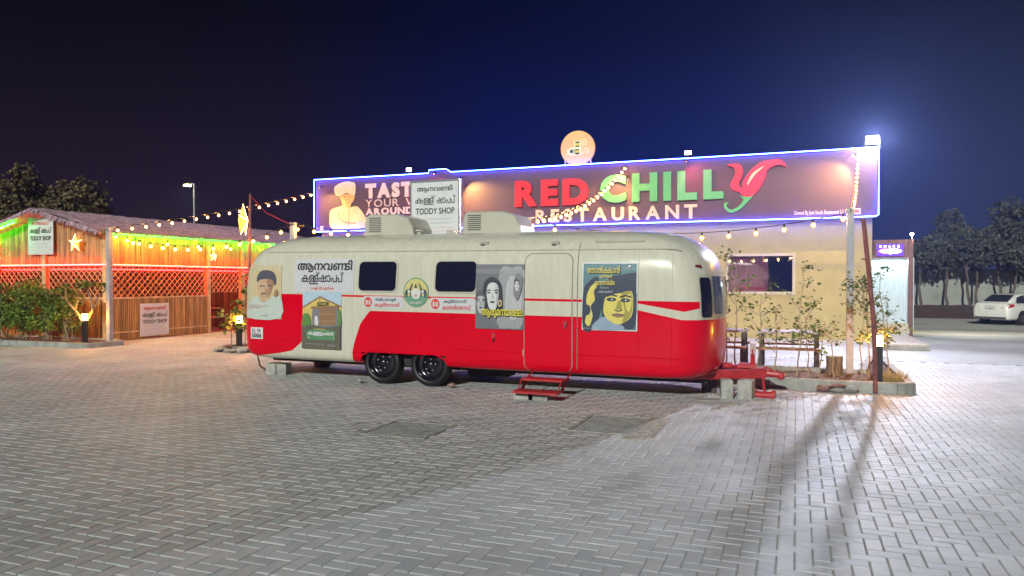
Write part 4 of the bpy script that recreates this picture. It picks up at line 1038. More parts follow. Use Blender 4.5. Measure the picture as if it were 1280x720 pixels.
m = MB(); m.box(-4.33 - TX, -4.27 - TX, side(.86) - .02, side(.86), .82, .9, REDST); m.box(-4.31 - TX, -4.29 - TX, side(.8) - .03, side(.8), .76, .82, BLACKM); m.build("lock_plate", Tr)
# cargo hatch and vents in the red panel
for (x0, x1, z0, z1) in ((-5.6, -5.0, 1.02, 1.14), (-2.12, -1.75, .45, .47), (-4.72, -4.6, 1.0, 1.12)):
    m = MB(); patch(m, [z0, (z0 + z1) / 2, z1], lambda z, a=x0: a - TX, lambda z, b=x1: b - TX, .006, LV, 2); m.build("hatch", Tr)
ax = MB()
for i in range(22): ax.ball((-6.55 - TX + i * .19, side(1.12) - .002, 1.12), .006, LV, 5, 3)
for i in range(26): ax.ball((-2.98 - TX, side(.45 + i * .065) - .006, .45 + i * .065), .006, CREAM, 5, 3)
for i in range(46): ax.ball((-8.2 - TX + i * .145, side(2.17) - .001, 2.17), .006, CREAM, 5, 3)
for x in (-4.4, -6.83, -7.9, -2.09):
    for i in range(34): ax.ball((x - TX + .035, side(.45 + i * .055) - .001, .45 + i * .055), .005, LV, 5, 3)
for i in range(52): ax.ball((-8.5 - TX + i * .14, side(.47) - .001, .47), .006, LV, 5, 3)
o = ax.build("rivet", Tr); o["kind"] = "stuff"
# wheel arch lip
m = MB(); m.tube([(-6.70 - TX, side(.4) - .012, .36), (-6.62 - TX, side(.5) - .018, .46), (-6.50 - TX, side(.5) - .02, .525), (-5.28 - TX, side(.5) - .02, .525), (-5.16 - TX, side(.5) - .018, .47), (-5.02 - TX, side(.4) - .012, .36)], .013, LV, 6)
m.tube([(-6.84 - TX, side(.5) - .004, .50), (-6.66 - TX, side(.5) - .004, .50)], .008, LV, 4); m.build("arch_lip", Tr)
m = MB(); m.box(-6.64 - TX, -5.12 - TX, -1.0, 1.0, .29, .56, DARK); m.box(-6.64 - TX, -5.12 - TX, -1.19, -1.0, .53, .56, DARK); m.box(-8.9 - TX, -1.2 - TX, -.6, -.5, .22, .31, DARK); m.box(-8.9 - TX, -1.2 - TX, .5, .6, .22, .31, DARK)
m.box(-6.3 - TX, -6.2 - TX, -1, 1, .30, .38, DARK); m.box(-5.45 - TX, -5.35 - TX, -1, 1, .30, .38, DARK); m.build("chassis", Tr)
m = MB(); m.obox((-4.6 - TX, -.55, .24), (.7, .35, .14), DARK); m.build("holding_tank", Tr)
# wheels
def wheel(parent, c, r=.34, w=.2, face=-1, rim=RIM, rr=.70, spokes=8, name="wheel"):
    m = MB(); x, y, z = c; F = face
    prof_ = [(r * rr, F * w * .40), (r * rr * .97, F * w * .30), (r * rr * .93, F * w * .12), (r * .42, F * w * .10), (r * .36, F * w * .26), (r * .2, F * w * .30), (r * .18, F * w * .38), (0.0, F * w * .40)]
    m.lathe(prof_, rim, c, 'Y', 28)
    for i in range(5):
        a = R(72 * i + 10); m.tube([(x + r * .28 * math.cos(a), y + F * w * .26, z + r * .28 * math.sin(a)), (x + r * .28 * math.cos(a), y + F * w * .36, z + r * .28 * math.sin(a))], .014, ALU, 6)
    wh = m.build(name, parent, True)
    m = MB()
    tp = [(r * rr, F * w * .42), (r * .70, F * w * .50), (r * .86, F * w * .52), (r * .95, F * w * .46), (r, F * w * .34), (r, 0), (r, -F * w * .34), (r * .95, -F * w * .46), (r * .8, -F * w * .5), (r * rr, -F * w * .42)]
    m.lathe(tp, TYRE, c, 'Y', 32, close=True)
    for k in (-.2, 0, .2): m.lathe([(r + .001, w * (k - .03)), (r - .008, w * (k - .02)), (r - .008, w * (k + .02)), (r + .001, w * (k + .03))], BLACKM, c, 'Y', 32)
    m.build("tyre", wh, True)
for fy in (-1, 1):
    wheel(Tr, (-6.30 - TX, fy * 1.05, .345), face=fy); wheel(Tr, (-5.43 - TX, fy * 1.05, .345), face=fy)
# air conditioners
def aircon(x0, x1):
    c = (x0 + x1) / 2 - TX; h = (x1 - x0) / 2; m = MB()
    prof2 = [(-h, 2.47), (-h, 2.60), (-h + .04, 2.80), (-h + .10, 2.845), (h - .32, 2.835), (h - .12, 2.77), (h - .02, 2.60), (h, 2.47)]
    vs = []; 
    for yy, k in ((-.36, .93), (-.33, 1.0), (.33, 1.0), (.36, .93)):
        for (x, z) in prof2: vs.append((c + x * (.985 if k < 1 else 1), yy, 2.47 + (z - 2.47) * k))
    q = len(prof2); fs = []
    for i in range(3):
        for k in range(q - 1): fs.append((i * q + k, i * q + k + 1, (i + 1) * q + k + 1, (i + 1) * q + k))
    fs.append(tuple(range(q))[::-1]); fs.append(tuple(3 * q + k for k in range(q)))
    fs = [f[::-1] for f in fs]; m.add(vs, fs, CREAM); ac = m.build("air_conditioner", Tr)
    VB = mat("vent_dark", (.05, .05, .045), .7, var=.1)
    for i in range(8):
        z = 2.53 + i * .034; m = MB(); m.box(c - h + .10, c - h + .34, -.366, -.352, z, z + .014, VB); m.box(c - h - .004 + (.02 if i > 5 else 0), c - h + .09, -.362, -.34, z, z + .012, mat("vent_light", (.45, .44, .36), .6)); m.build("vent_slot", ac)
    m = MB(); m.box(c - h + .02, c + h - .02, -.33, .33, 2.42, 2.47, CREAM); m.build("base", ac)
aircon(-7.13, -6.14); aircon(-5.23, -4.18)
m = MB(); m.box(-5.75 - TX, -5.6 - TX, .1, .25, 2.48, 2.58, CREAM); m.build("roof_vent", Tr)
m = MB(); m.lathe([(0, .10), (.05, .1), (.07, .07), (.03, .06), (.03, 0)], CREAM, (-6.05 - TX, -.35, 2.46), 'Z', 12); m.build("roof_vent", Tr)
# step
SX0, SX1 = -3.70 - TX, -3.10 - TX
stp = None
for x in (SX0, SX1):
    m = MB(); m.tube([(x, -1.10, .33), (x, -1.36, .27)], .013, REDST, 6); m.tube([(x, -1.22, .27), (x, -1.62, .14)], .012, REDST, 6); m.tube([(x, -1.36, .27), (x, -1.52, .13)], .012, REDST, 6); m.tube([(x, -1.60, .27), (x, -1.78, .12)], .01, REDST, 6)
    m.build("step_frame", Tr)
stp = Tr
m = MB(); m.box(SX0 - .01, SX1 + .01, -1.58, -1.34, .255, .285, REDST, bev=.005); m.build("tread", stp)
m = MB(); m.box(SX0 - .03, SX1 + .03, -1.90, -1.62, .115, .145, REDST, bev=.005); m.build("tread", stp)
# hitch
HZ = .28
m = MB()
for s_ in (-1, 1):
    a = Vector((-1.55 - TX, s_ * .78, HZ)); b = Vector((-.42 - TX, s_ * .07, HZ)); d = (b - a).normalized(); q = Vector((-d.y, d.x, 0)) * .035
    vs = [a - q, a + q, b + q, b - q]; m.add([v for v in vs] + [v + Vector((0, 0, .13)) for v in vs], [(3, 2, 1, 0), (4, 5, 6, 7), (0, 1, 5, 4), (1, 2, 6, 5), (2, 3, 7, 6), (3, 0, 4, 7)], REDST)
m.add([(-.62 - TX, -.17, HZ + .132), (-.40 - TX, -.08, HZ + .132), (-.40 - TX, .08, HZ + .132), (-.62 - TX, .17, HZ + .132), (-.62 - TX, -.17, HZ + .14), (-.40 - TX, -.08, HZ + .14), (-.40 - TX, .08, HZ + .14), (-.62 - TX, .17, HZ + .14)], [(3, 2, 1, 0), (4, 5, 6, 7), (0, 1, 5, 4), (1, 2, 6, 5), (2, 3, 7, 6), (3, 0, 4, 7)], REDST)
hitch = m.build("tow_hitch", Tr)
m = MB(); m.tube([(-.45 - TX, 0, HZ + .06), (-.22 - TX, 0, HZ + .05)], [.06, .045], REDST, 10); m.ball((-.20 - TX, 0, HZ + .03), .06, REDST, 10, 7); m.tube([(-.30 - TX, 0, HZ + .09), (-.42 - TX, 0, HZ + .16)], .012, REDST, 6); m.build("coupler", hitch)
m = MB(); m.tube([(-.60 - TX, 0, .12), (-.60 - TX, 0, .62)], .035, REDST, 10); m.tube([(-.60 - TX, 0, .62), (-.60 - TX, 0, .78)], .042, mat("pale_jack_top", (.7, .55, .55), .4), 10); m.tube([(-.60 - TX, 0, .70), (-.60 - TX, -.14, .70), (-.60 - TX, -.14, .62)], .008, REDST, 6); m.build("jack", hitch)
m = MB(); m.box(-.80 - TX, -.55 - TX, -.12, .12, HZ + .14, HZ + .20, REDST, bev=.01); m.ball((-.98 - TX, 0, HZ + .15), .10, REDST, 10, 6, (1.5, 1.2, .55)); m.build("hitch_plate", hitch)
m = MB(); m.tube([(-.55 - TX, -.32, .06), (-.32 - TX, -.36, .065)], .055, REDST, 12); m.tube([(-.32 - TX, -.36, .065), (-.27 - TX, -.37, .065)], .075, REDST, 12); m.tube([(-.42 - TX, -.28, .1), (-.45 - TX, -.12, .28)], .02, REDST, 6); m.build("stabiliser", hitch)
m = MB(); m.box(-1.32 - TX, -1.06 - TX, -.16, .16, .55, .60, CREAM); m.build("bumper_plate", Tr)
m = MB(); cap_patch(m, R(-30), R(30), .30, .42, .05, ALU, .02, end=-1); cap_patch(m, R(-34), R(34), .37, .41, .03, ALU, .01); m.build("bumper", Tr, True)
m = MB(); m.tube([(-9.32 - TX, -.35, .42), (-9.40 - TX, -.42, .25), (-9.28 - TX, -.50, .08), (-9.05 - TX, -.6, .02)], .016, BLACKM, 6); m.build("hose", Tr)
m = MB(); m.box(-9.50 - TX, -9.3 - TX, -.52, -.30, .40, .56, mat("tail_lamp_red", (.22, .01, .02), .25, var=.1)); m.build("tail_lamp", Tr)
# ---- posters and lettering stuck to the side
PO = lambda d: Vector((-TX, 0, 0)) + Vector((0, -d, 0))
def sticker(name, x0, x1, z0, z1, base, layers, off=.006, curve=True):
    """thin sheet following the side; layers = (shape 2-D in 0..1, material); each layer sits a millimetre proud"""
    m = MB(); zs = [z0 + (z1 - z0) * i / 8 for i in range(9)]
    patch(m, zs, lambda z: x0 - TX, lambda z: x1 - TX, off, base, 4)
    st_ = m.build(name, Tr)
    if layers:
        m = MB()
        for k, (vt, mt_) in enumerate(layers):
            vv, tt = subdiv(vt, 1, 8)
            pts = [(x0 - TX + x * (x1 - x0), side(z0 + z * (z1 - z0)) - off - .0012 * (k + 1), z0 + z * (z1 - z0)) for x, z in vv]
            m.add(pts, tt, mt_)
        m.build("print", st_)
    return st_
def subdiv(vt, nx, nz):
    import bmesh
    bm_ = bmesh.new(); bv = [bm_.verts.new((x, z, 0)) for x, z in vt[0]]
    for t in vt[1]:
        try: bm_.faces.new([bv[i] for i in t])
        except ValueError: pass
    for c_ in range(1, nx): bmesh.ops.bisect_plane(bm_, geom=bm_.verts[:] + bm_.edges[:] + bm_.faces[:], plane_co=(c_ / nx, 0, 0), plane_no=(1, 0, 0))
    for c_ in range(1, nz): bmesh.ops.bisect_plane(bm_, geom=bm_.verts[:] + bm_.edges[:] + bm_.faces[:], plane_co=(0, c_ / nz, 0), plane_no=(0, 1, 0))
    bm_.verts.index_update(); r_ = [(v.co.x, v.co.y) for v in bm_.verts], [[v.index for v in f.verts] for f in bm_.faces]; bm_.free(); return r_
S = lambda pts, k=3: fill([smooth_loop(pts, k)])
F = lambda pts: fill([pts])
D1, D2, D3 = ink(.035, .035, .05), ink(.10, .10, .13), ink(.22, .22, .25)
G4, G6, G8 = ink(.33, .34, .36), ink(.48, .49, .50), ink(.66, .67, .68)
# poster: grey portrait poster
def face(cx, cy, s, skin, shade, dark, hair, long_=True, w=.62):
    L = []
    if long_: L.append((S([(cx - s * .55, cy - s * .8), (cx - s * .62, cy), (cx - s * .5, cy + s * .6), (cx, cy + s * .85), (cx + s * .5, cy + s * .55), (cx + s * .62, cy), (cx + s * .58, cy - s * .9), (cx, cy - s * .6)]), hair))
    L.append((S([(cx - s * w * .6, cy + s * .25), (cx - s * w * .55, cy - s * .15), (cx - s * .18, cy - s * .62), (cx + s * .18, cy - s * .62), (cx + s * w * .55, cy - s * .15), (cx + s * w * .6, cy + s * .25), (cx + s * .2, cy + s * .55), (cx - s * .2, cy + s * .55)]), skin))
    L.append((S([(cx + s * .16, cy + s * .5), (cx + s * w * .6, cy + s * .2), (cx + s * w * .55, cy - s * .15), (cx + s * .2, cy - s * .6), (cx + s * .22, cy - s * .1)]), shade))
    for sx in (-1, 1):
        L.append((F([(cx + sx * s * .24 + a * s * .11, cy + s * .12 + b * s * .035) for a, b in ell(0, 0, 1, 1, 10)]), dark))
        L.append((F(strokes([(cx + sx * s * .38, cy + s * .2), (cx + sx * s * .24, cy + s * .25), (cx + sx * s * .1, cy + s * .21)], s * .05)), dark))
    L.append((F([(cx - s * .03, cy + s * .1), (cx + s * .05, cy + s * .05), (cx + s * .07, cy - s * .13), (cx - s * .07, cy - s * .13)]), shade))
    L.append((F([(cx + a * s * .15, cy - s * .3 + b * s * .045) for a, b in ell(0, 0, 1, 1, 10)]), dark))
    if not long_: L.append((S([(cx - s * w * .62, cy + s * .1), (cx - s * w * .66, cy + s * .55), (cx, cy + s * .78), (cx + s * w * .66, cy + s * .5), (cx + s * w * .62, cy + s * .1), (cx + s * .3, cy + s * .42), (cx - s * .25, cy + s * .45)]), hair))
    return L
lay = [(F([(0, .86), (1, .84), (1, .92), (0, .93)]), D3), (S([(.45, .1), (.5, .9), (.75, .95), (.98, .9), (.98, .1), (.7, .02)]), G4), (S([(.62, .3), (.66, .75), (.8, .82), (.92, .7), (.96, .35), (.8, .15)]), G6)]
lay += face(.36, .52, .34, G8, G6, D1, D1, True)
lay += face(.12, .40, .24, G6, G4, D1, D2, False)
lay += [(S([(.80, .55), (.82, .80), (.90, .86), (.97, .78), (.95, .6), (.88, .45)]), D3)]
lay += face(.87, .68, .13, G8, G6, D2, D2, False)
lay += [(F(ell(.53, .40, .045, .055)), ink(.6, .5, .2)), (F(ell(.53, .40, .025, .03)), D2)]
lay += [(fit(mal("ആരുമനയരലല", (4, 7), -7, .03), .15, .17, .99, .31), ink(.03, .03, .03)), (fit(mal("ആരുമനയരലല", (4, 7), -7, .012), .15, .175, .99, .31), ink(.80, .72, .04))]
sticker("grey_portrait_poster", -4.60, -3.81, .96, 1.945, ink(.16, .165, .19), lay, off=.020)
# poster: blue and yellow portrait poster
NV, TE, YL, OL, LB = ink(.03, .045, .08), ink(.10, .22, .26), ink(.72, .62, .14), ink(.36, .32, .06), ink(.28, .38, .50)
lay = [(F([(.02, .015), (.98, .015), (.98, .985), (.02, .985)]), TE), (S([(.02, .02), (.02, .55), (.1, .7), (.3, .78), (.35, .3), (.2, .02)]), NV), (S([(.35, .35), (.34, .62), (.55, .80), (.8, .80), (.97, .70), (.97, .1), (.8, .03), (.45, .05)]), NV),
       (F([(.5, .8), (.98, .86), (.98, .55), (.5, .55)]), NV),
       (S([(.08, .46), (.14, .62), (.24, .70), (.30, .68), (.22, .58), (.24, .45), (.16, .35), (.20, .22), (.14, .06), (.06, .12), (.10, .28)]), YL),
       (F(ell(.10, .30, .06, .08)), NV), (S([(.2, .02), (.3, .16), (.44, .2), (.7, .1), (.75, .02)]), LB)]
fx = [(.40, .36), (.44, .50), (.60, .54), (.75, .56), (.90, .58), (.93, .40), (.90, .22), (.76, .12), (.62, .10), (.48, .16), (.40, .26)]
lay += [(S(fx), YL), (S([(.72, .54), (.88, .58), (.92, .40), (.88, .22), (.74, .12), (.78, .3)]), OL), (S([(.78, .5), (.88, .54), (.9, .4), (.85, .28), (.8, .36)]), YL)]
for ex_, ey in ((.54, .46), (.79, .45)):
    lay += [(F([(ex_ + a * .09, ey + b * .028) for a, b in ell(0, 0, 1, 1, 12)]), NV), (F(strokes([(ex_ - .10, ey + .045), (ex_, ey + .07), (ex_ + .10, ey + .05)], .022)), NV), (F(ell(ex_ + .01, ey, .018, .012, 8)), G8)]
lay += [(F([(.66, .44), (.71, .44), (.73, .32), (.62, .32)]), OL), (F(strokes([(.60, .31), (.67, .29), (.74, .31)], .014)), NV), (S([(.55, .235), (.66, .26), (.78, .235), (.66, .20)]), ink(.35, .22, .12)), (F(strokes([(.55, .235), (.66, .238), (.78, .235)], .010)), NV)]
lay += [(fit(mal("േതാൽകകാൻ", (4,), -7, .03), .10, .84, .70, .95), ink(.03, .03, .03)), (fit(mal("േതാൽകകാൻ", (4,), -7, .012), .10, .845, .69, .95), YL), (fit(mal("എനികക്", (3,), -7, .02), .32, .77, .56, .835), YL), (fit(mal("മനസസില്ല", (2,), -7, .02), .24, .67, .60, .755), YL),
        (fit(text("സംവിധാനം"), .34, .62, .5, .645), G8), (fit(text("ഹരിഹരൻ ടി"), .30, .555, .56, .595), G8), (fit(text("സുപ്രിയ"), .80, .90, .95, .92), G8), (F(ell(.86, .945, .03, .018, 10)), G8), (fit(text("PRINTED AT KOCHI PRESS"), .04, .022, .3, .035), G8)]
sticker("blue_yellow_portrait_poster", -2.91, -2.10, .99, 1.965, ink(.70, .72, .72), lay, off=.020)
# poster: village toddy shop photograph
SKY, YEW, BRN, DGR, GRN, DSG = ink(.45, .60, .72), ink(.72, .55, .16), ink(.30, .17, .09), ink(.09, .10, .06), ink(.12, .26, .07), ink(.10, .26, .12)
lay = [(F([(0, .38), (1, .38), (1, 1), (0, 1)]), SKY), (F([(0, .45), (0, .72), (.45, .91), (1, .74), (1, .42)]), YEW), (F(strokes([(0, .72), (.45, .915), (1, .745)], .03)), BRN), (F(strokes([(.45, .90), (.45, .60)], .015)), BRN)]
for i in range(10): lay.append((F(strokes([(.06 + i * .095, .5), (.06 + i * .095, .70 + .1 * (1 - abs(i - 4.5) / 4.5))], .007)), ink(.5, .36, .1)))
lay += [(S([(0, .35), (.02, .58), (.10, .62), (.20, .58), (.22, .40)]), GRN), (S([(.88, .4), (.90, .66), (.97, .70), (1, .6), (1, .38)]), GRN),
        (F([(.26, .36), (.28, .74), (.92, .76), (.92, .36)]), D3), (F([(.46, .42), (.46, .70), (.88, .71), (.88, .42)]), BRN), (F([(.24, .74), (.94, .77), (.94, .72), (.24, .70)]), BRN),
        (F([(.40, .76), (.68, .775), (.68, .83), (.40, .82)]), DGR), (fit(text("കള്ള്"), .44, .775, .64, .815), YEW), (S([(.34, .42), (.34, .55), (.37, .60), (.42, .55), (.43, .42)]), G8), (F(ell(.375, .60, .025, .02, 10)), BRN), (F([(0, 0), (1, 0), (1, .42), (.6, .38), (.3, .42), (0, .38)]), ink(.13, .12, .09)),
        (F([(.46, .48), (.88, .48), (.88, .5), (.46, .5)]), ink(.42, .26, .14)), (F([(.46, .60), (.88, .60), (.88, .62), (.46, .62)]), ink(.42, .26, .14)),
        (F([(.14, .16), (.86, .155), (.88, .31), (.66, .345), (.32, .345), (.12, .31)]), DSG), (fit(text("നമ്മുടെ"), .32, .325, .62, .365), YEW), (fit(mal("കളളുംകട", (1,), -7, .03), .16, .225, .84, .30), G8), (F(ell(.19, .2, .015, .012, 8)), G8), (F(ell(.83, .2, .015, .012, 8)), G8), (fit(text("ആനവണ്ടി കള്ള് ഷാപ്പ്"), .24, .175, .78, .20), ink(.2, .5, .25)), (fit(text("നാടൻ രുചിയുടെ കേന്ദ്രം"), .12, .07, .60, .10), G6), (fit(text("GOLD"), .68, .05, .88, .085), G6)]
sticker("village_shop_poster", -7.80, -7.03, .535, 1.485, ink(.45, .60, .72), lay, off=.008)
# poster: faded portrait at the rear corner (follows the cap)
BG, SK, SH, HR, PW = ink(.62, .55, .36), ink(.62, .42, .26), ink(.40, .22, .14), ink(.09, .09, .12), ink(.55, .62, .56)
lay = [(S([(.3, .3), (.25, .8), (.7, .95), (.98, .8), (.95, .3), (.6, .2)]), ink(.66, .52, .30)), (S([(.02, .02), (.1, .3), (.35, .42), (.6, .35), (.95, .45), (.98, .02)]), PW)]
lay += [(S([(.34, .68), (.36, .82), (.5, .9), (.75, .88), (.86, .76), (.84, .62), (.70, .70), (.5, .72)]), HR), (S([(.38, .70), (.36, .52), (.42, .36), (.52, .30), (.66, .38), (.76, .55), (.78, .70), (.6, .74)]), SK), (S([(.60, .72), (.78, .70), (.74, .52), (.62, .38), (.66, .55)]), SH),
        (F(strokes([(.42, .60), (.50, .615), (.57, .60)], .018)), HR), (F(strokes([(.64, .61), (.70, .62), (.76, .61)], .018)), HR), (F([(.60, .58), (.64, .50), (.58, .49)]), SH), (F(strokes([(.46, .46), (.54, .475), (.62, .46)], .022)), HR), (F(strokes([(.50, .42), (.58, .42)], .01)), SH),
        (F(strokes([(.08, .20), (.45, .215)], .012)), ink(.6, .3, .25)), (fit(text("നാടിന്റെ രുചി"), .08, .225, .6, .26), ink(.62, .25, .22)), (fit(text("KL SHAP"), .46, .05, .66, .075), D3), (S([(.82, .42), (.84, .52), (.90, .54), (.92, .44)]), SH)]
zs = [1.01 + .93 * i / 8 for i in range(9)]
def near_y(x, z):   # outline y on the near side at local x
    ds, de = prof(z); hw = HWD - ds; cap = CAP + min(.5, ds * .6); ml = XL + de + cap
    if x >= ml: return -hw
    c = min(1, (ml - x) / cap) ** 2.6; return -hw * (1 - c) ** (1 / 2.6)
def curved(name, x0, x1, z0, z1, base, layers, off=.008):
    m = MB(); nx, nz_ = 10, 8; vs = []
    for j in range(nz_ + 1):
        for i in range(nx + 1):
            x = x0 - TX + (x1 - x0) * i / nx; z = z0 + (z1 - z0) * j / nz_; vs.append((x, near_y(x, z) - off, z))
    m.add(vs, [(j * (nx + 1) + i, j * (nx + 1) + i + 1, (j + 1) * (nx + 1) + i + 1, (j + 1) * (nx + 1) + i) for j in range(nz_) for i in range(nx)], base)
    o_ = m.build(name, Tr, True); m = MB()
    for k, (vt, mt_) in enumerate(layers):
        vv, tt = subdiv(vt, 10, 8)
        m.add([(x0 - TX + x * (x1 - x0), near_y(x0 - TX + x * (x1 - x0), z0 + z * (z1 - z0)) - off - .0015 * (k + 1), z0 + z * (z1 - z0)) for x, z in vv], tt, mt_)
    m.build("print", o_); return o_
curved("faded_portrait_poster", -9.02, -8.24, 1.01, 1.94, BG, lay)
curved("number_plate", -8.90, -8.63, .655, .855, ink(.70, .71, .72), [(fit(text("KL 78", .02), .14, .55, .80, .86), INK), (fit(text("5006", .03), .10, .10, .90, .48), INK)], .008)
# vinyl lettering panel
W1 = mat("name_panel_vinyl", (0.60, 0.61, 0.64), 0.5, var=.04)
AB = mal("ആനവണടി", (3,), -7, .035)
sticker("name_panel", -7.97, -6.80, 1.475, 2.04, W1, [(fit(AB, .04, .60, .97, .97), INK), (fit(mal("കളള്ഷാപപ്", (1, 6), -7, .018), .12, .24, .83, .62), INK), (fit(text("നാളി ലീ മൂന്നേ", .012), .28, .07, .67, .18), REDINK)], off=.006)
for x0, x1, a_, b_, z0 in ((-6.60, -5.87, "തമ്പാനൂർ", "കുട്ടനാട്", 1.235), (-5.38, -4.62, "കുട്ടനാട്", "കാസർഗോഡ്", 1.225)):
    fk = [(F(ell(.11, .5, .10, .42, 22)), REDINK), (F([(.05, .28), (.08, .28), (.08, .62), (.05, .72)]), G8), (F([(.14, .28), (.17, .28), (.17, .72), (.14, .62)]), G8), (F([(.095, .3), (.12, .3), (.12, .66), (.095, .66)]), G8)]
    sticker("route_label", x0, x1, z0, z0 + .195, W1, fk + [(fit(text(a_, .012), .30, .55, .82, .90), ink(.05, .12, .14)), (fit(text(b_, .012), .27, .08, .92, .48), REDINK)], off=.007)
# round emblem: generic pair of elephants
EY, EG, EW, EK = ink(.66, .58, .22), ink(.16, .34, .22), ink(.70, .70, .66), ink(.05, .09, .10)
lay = [(F(ell(.5, .5, .49, .49, 36)), EG), (F(ell(.5, .5, .46, .46, 34)), EY), (F(ell(.5, .5, .46, .46, 20, 195, 345)), EG), (F(ell(.5, .46, .19, .18, 16)), EW), (F(ell(.5, .40, .05, .06, 10)), ink(.55, .3, .3))]
for s_ in (-1, 1):
    mx_ = lambda pts: [(.5 + s_ * (x - .5) , y) for x, y in pts]
    lay.append((S(mx_([(.93, .34), (.92, .52), (.86, .60), (.78, .60), (.72, .66), (.66, .78), (.60, .80), (.64, .72), (.68, .58), (.70, .50), (.66, .36), (.71, .36), (.74, .46), (.82, .46), (.83, .34), (.88, .34), (.89, .44)])), EK))
    lay.append((F(ell(.5 + s_ * .27, .53, .05, .06, 10)), EW))
lay.append((F([(.44, .66), (.5, .80), (.56, .66)]), EK)); lay.append((fit(text("ആനവണ്ടി", .02), .28, .10, .72, .20), EW))
m = MB(); m.add([(x - TX + 0, side(1.5) - .008, z) for x, z in [(-5.64 + .228 * math.cos(R(10 * i)), 1.5 + .235 * math.sin(R(10 * i))) for i in range(36)]], [tuple(range(36))], EG); st_ = m.build("round_emblem", Tr)
m = MB()
for k, (vt, mt_) in enumerate(lay): m.add([(-5.64 - TX + (x - .5) * .456, side(1.5) - .0092 - .0012 * k, 1.5 + (z - .5) * .47) for x, z in vt[0]], vt[1], mt_)
m.build("print", st_)

# sign on the roof
t = thing("roof_sign", "tall pale toddy shop sign standing on the trailer roof between two coolers", "sign", (-6.08, 11.97, 2.45))
m = MB(); m.box(-.48, .48, -.02, .02, .08, 1.02, WHITEV); m.build("panel", t)
m = MB()
for a, b, c, d in ((-.50, -.47, .05, 1.05), (.47, .50, .05, 1.05)): m.box(a, b, -.03, .03, c, d, ALU)
m.box(-.47, .47, -.03, .03, 1.02, 1.05, ALU); m.box(-.47, .47, -.03, .03, .05, .08, ALU)
m.tube([(-.40, 0, .05), (-.40, 0, -.06)], .015, ALU, 6); m.tube([(.40, 0, .05), (.40, 0, -.06)], .015, ALU, 6); m.tube([(.48, .0, .8), (.48, .6, -.02)], .012, ALU, 6); m.tube([(-.48, .0, .8), (-.48, .6, -.02)], .012, ALU, 6)
m.build("frame", t)
m = MB()
for (vt, x0, z0, x1, z1, mt2) in toddy_lines(): m.tri2d(fit(vt, (x0 - .5) * .94, .08 + z0 * .94, (x1 - .5) * .94, .08 + z1 * .94), (0, -.0225, 0), (1, 0, 0), (0, 0, 1), mt2)
m.build("print", t)

# concrete blocks, chocks
def block(name, label, x, y, z, sx, sy, sz, rz_=0, mt=BLOCK, hollow=True, grp="concrete blocks propping the trailer"):
    m = MB()
    if hollow:
        for (a, b) in ((-.5, -.38), (-.06, .06), (.38, .5)): m.box(a * sx, b * sx, -.5 * sy, .5 * sy, 0, sz, mt)
        m.box(-.38 * sx, .38 * sx, -.5 * sy, -.32 * sy, .001, sz - .001, mt); m.box(-.38 * sx, .38 * sx, .32 * sy, .5 * sy, .001, sz - .001, mt)
    else: m.box(-.5 * sx, .5 * sx, -.5 * sy, .5 * sy, 0, sz, mt, bev=.01)
    o = m.build(name, loc=(x, y, z)); o.rotation_euler = (0, 0, rz_); tag(o, label, "block", grp)
block("concrete_block", "concrete block propping the trailer's rear near corner", -8.72, 10.95, 0, .40, .20, .20, R(8))
block("concrete_block", "dark concrete block under the trailer's rear far side", -8.65, 12.25, 0, .36, .20, .26, R(4))
block("concrete_block", "upright concrete block under the hitch nearest the trailer body", -.93, 11.05, 0, .16, .26, .27, R(10), hollow=False)
block("concrete_block", "upright concrete block under the hitch near its jack", -.66, 11.12, 0, .20, .24, .27, R(-8), hollow=False)
block("concrete_block", "dark block under the trailer's front frame behind the pale ones", -1.22, 11.55, 0, .22, .22, .26, R(3), mt=mat("dark_block", (.14, .11, .11), .9, var=.3), hollow=False)  # darker colour than the other blocks
block("concrete_block", "low hollow block carrying the trailer's folding step", -3.50, 9.93, 0, .50, .18, .11, 0)
def stone(name, label, x, y, z, s, mt, seed, cat="stone", grp=None):
    rr = random.Random(seed); m = MB(); vs = []; fs = []; n1, n2 = 7, 4
    for i in range(n2 + 1):
        th = math.pi * i / n2
        for k in range(n1):
            a = 2 * math.pi * k / n1; q = 1 + rr.uniform(-.22, .22); vs.append((s[0] * q * math.sin(th) * math.cos(a), s[1] * q * math.sin(th) * math.sin(a), s[2] * (.8 + .8 * math.cos(th)) * (1 + rr.uniform(-.1, .1))))
    for i in range(n2):
        for k in range(n1): fs.append((i * n1 + k, (i + 1) * n1 + k, (i + 1) * n1 + (k + 1) % n1, i * n1 + (k + 1) % n1))
    m.add(vs, fs, mt); o = m.build(name, loc=(x, y, z)); tag(o, label, cat, grp)
stone("wheel_chock", "small pale stone chock left of the trailer's rear wheel", -6.68, 10.45, 0, (.045, .06, .05), BLOCK, 1, "stone")
stone("wheel_chock", "broken brick piece right of the trailer's front wheel", -5.05, 10.50, 0, (.07, .05, .05), mat("old_brick", (.34, .22, .18), .9, var=.2), 2, "stone")
BR = mat("broken_brick", (.32, .18, .15), .9, var=.3, scale=6, bump=.5)
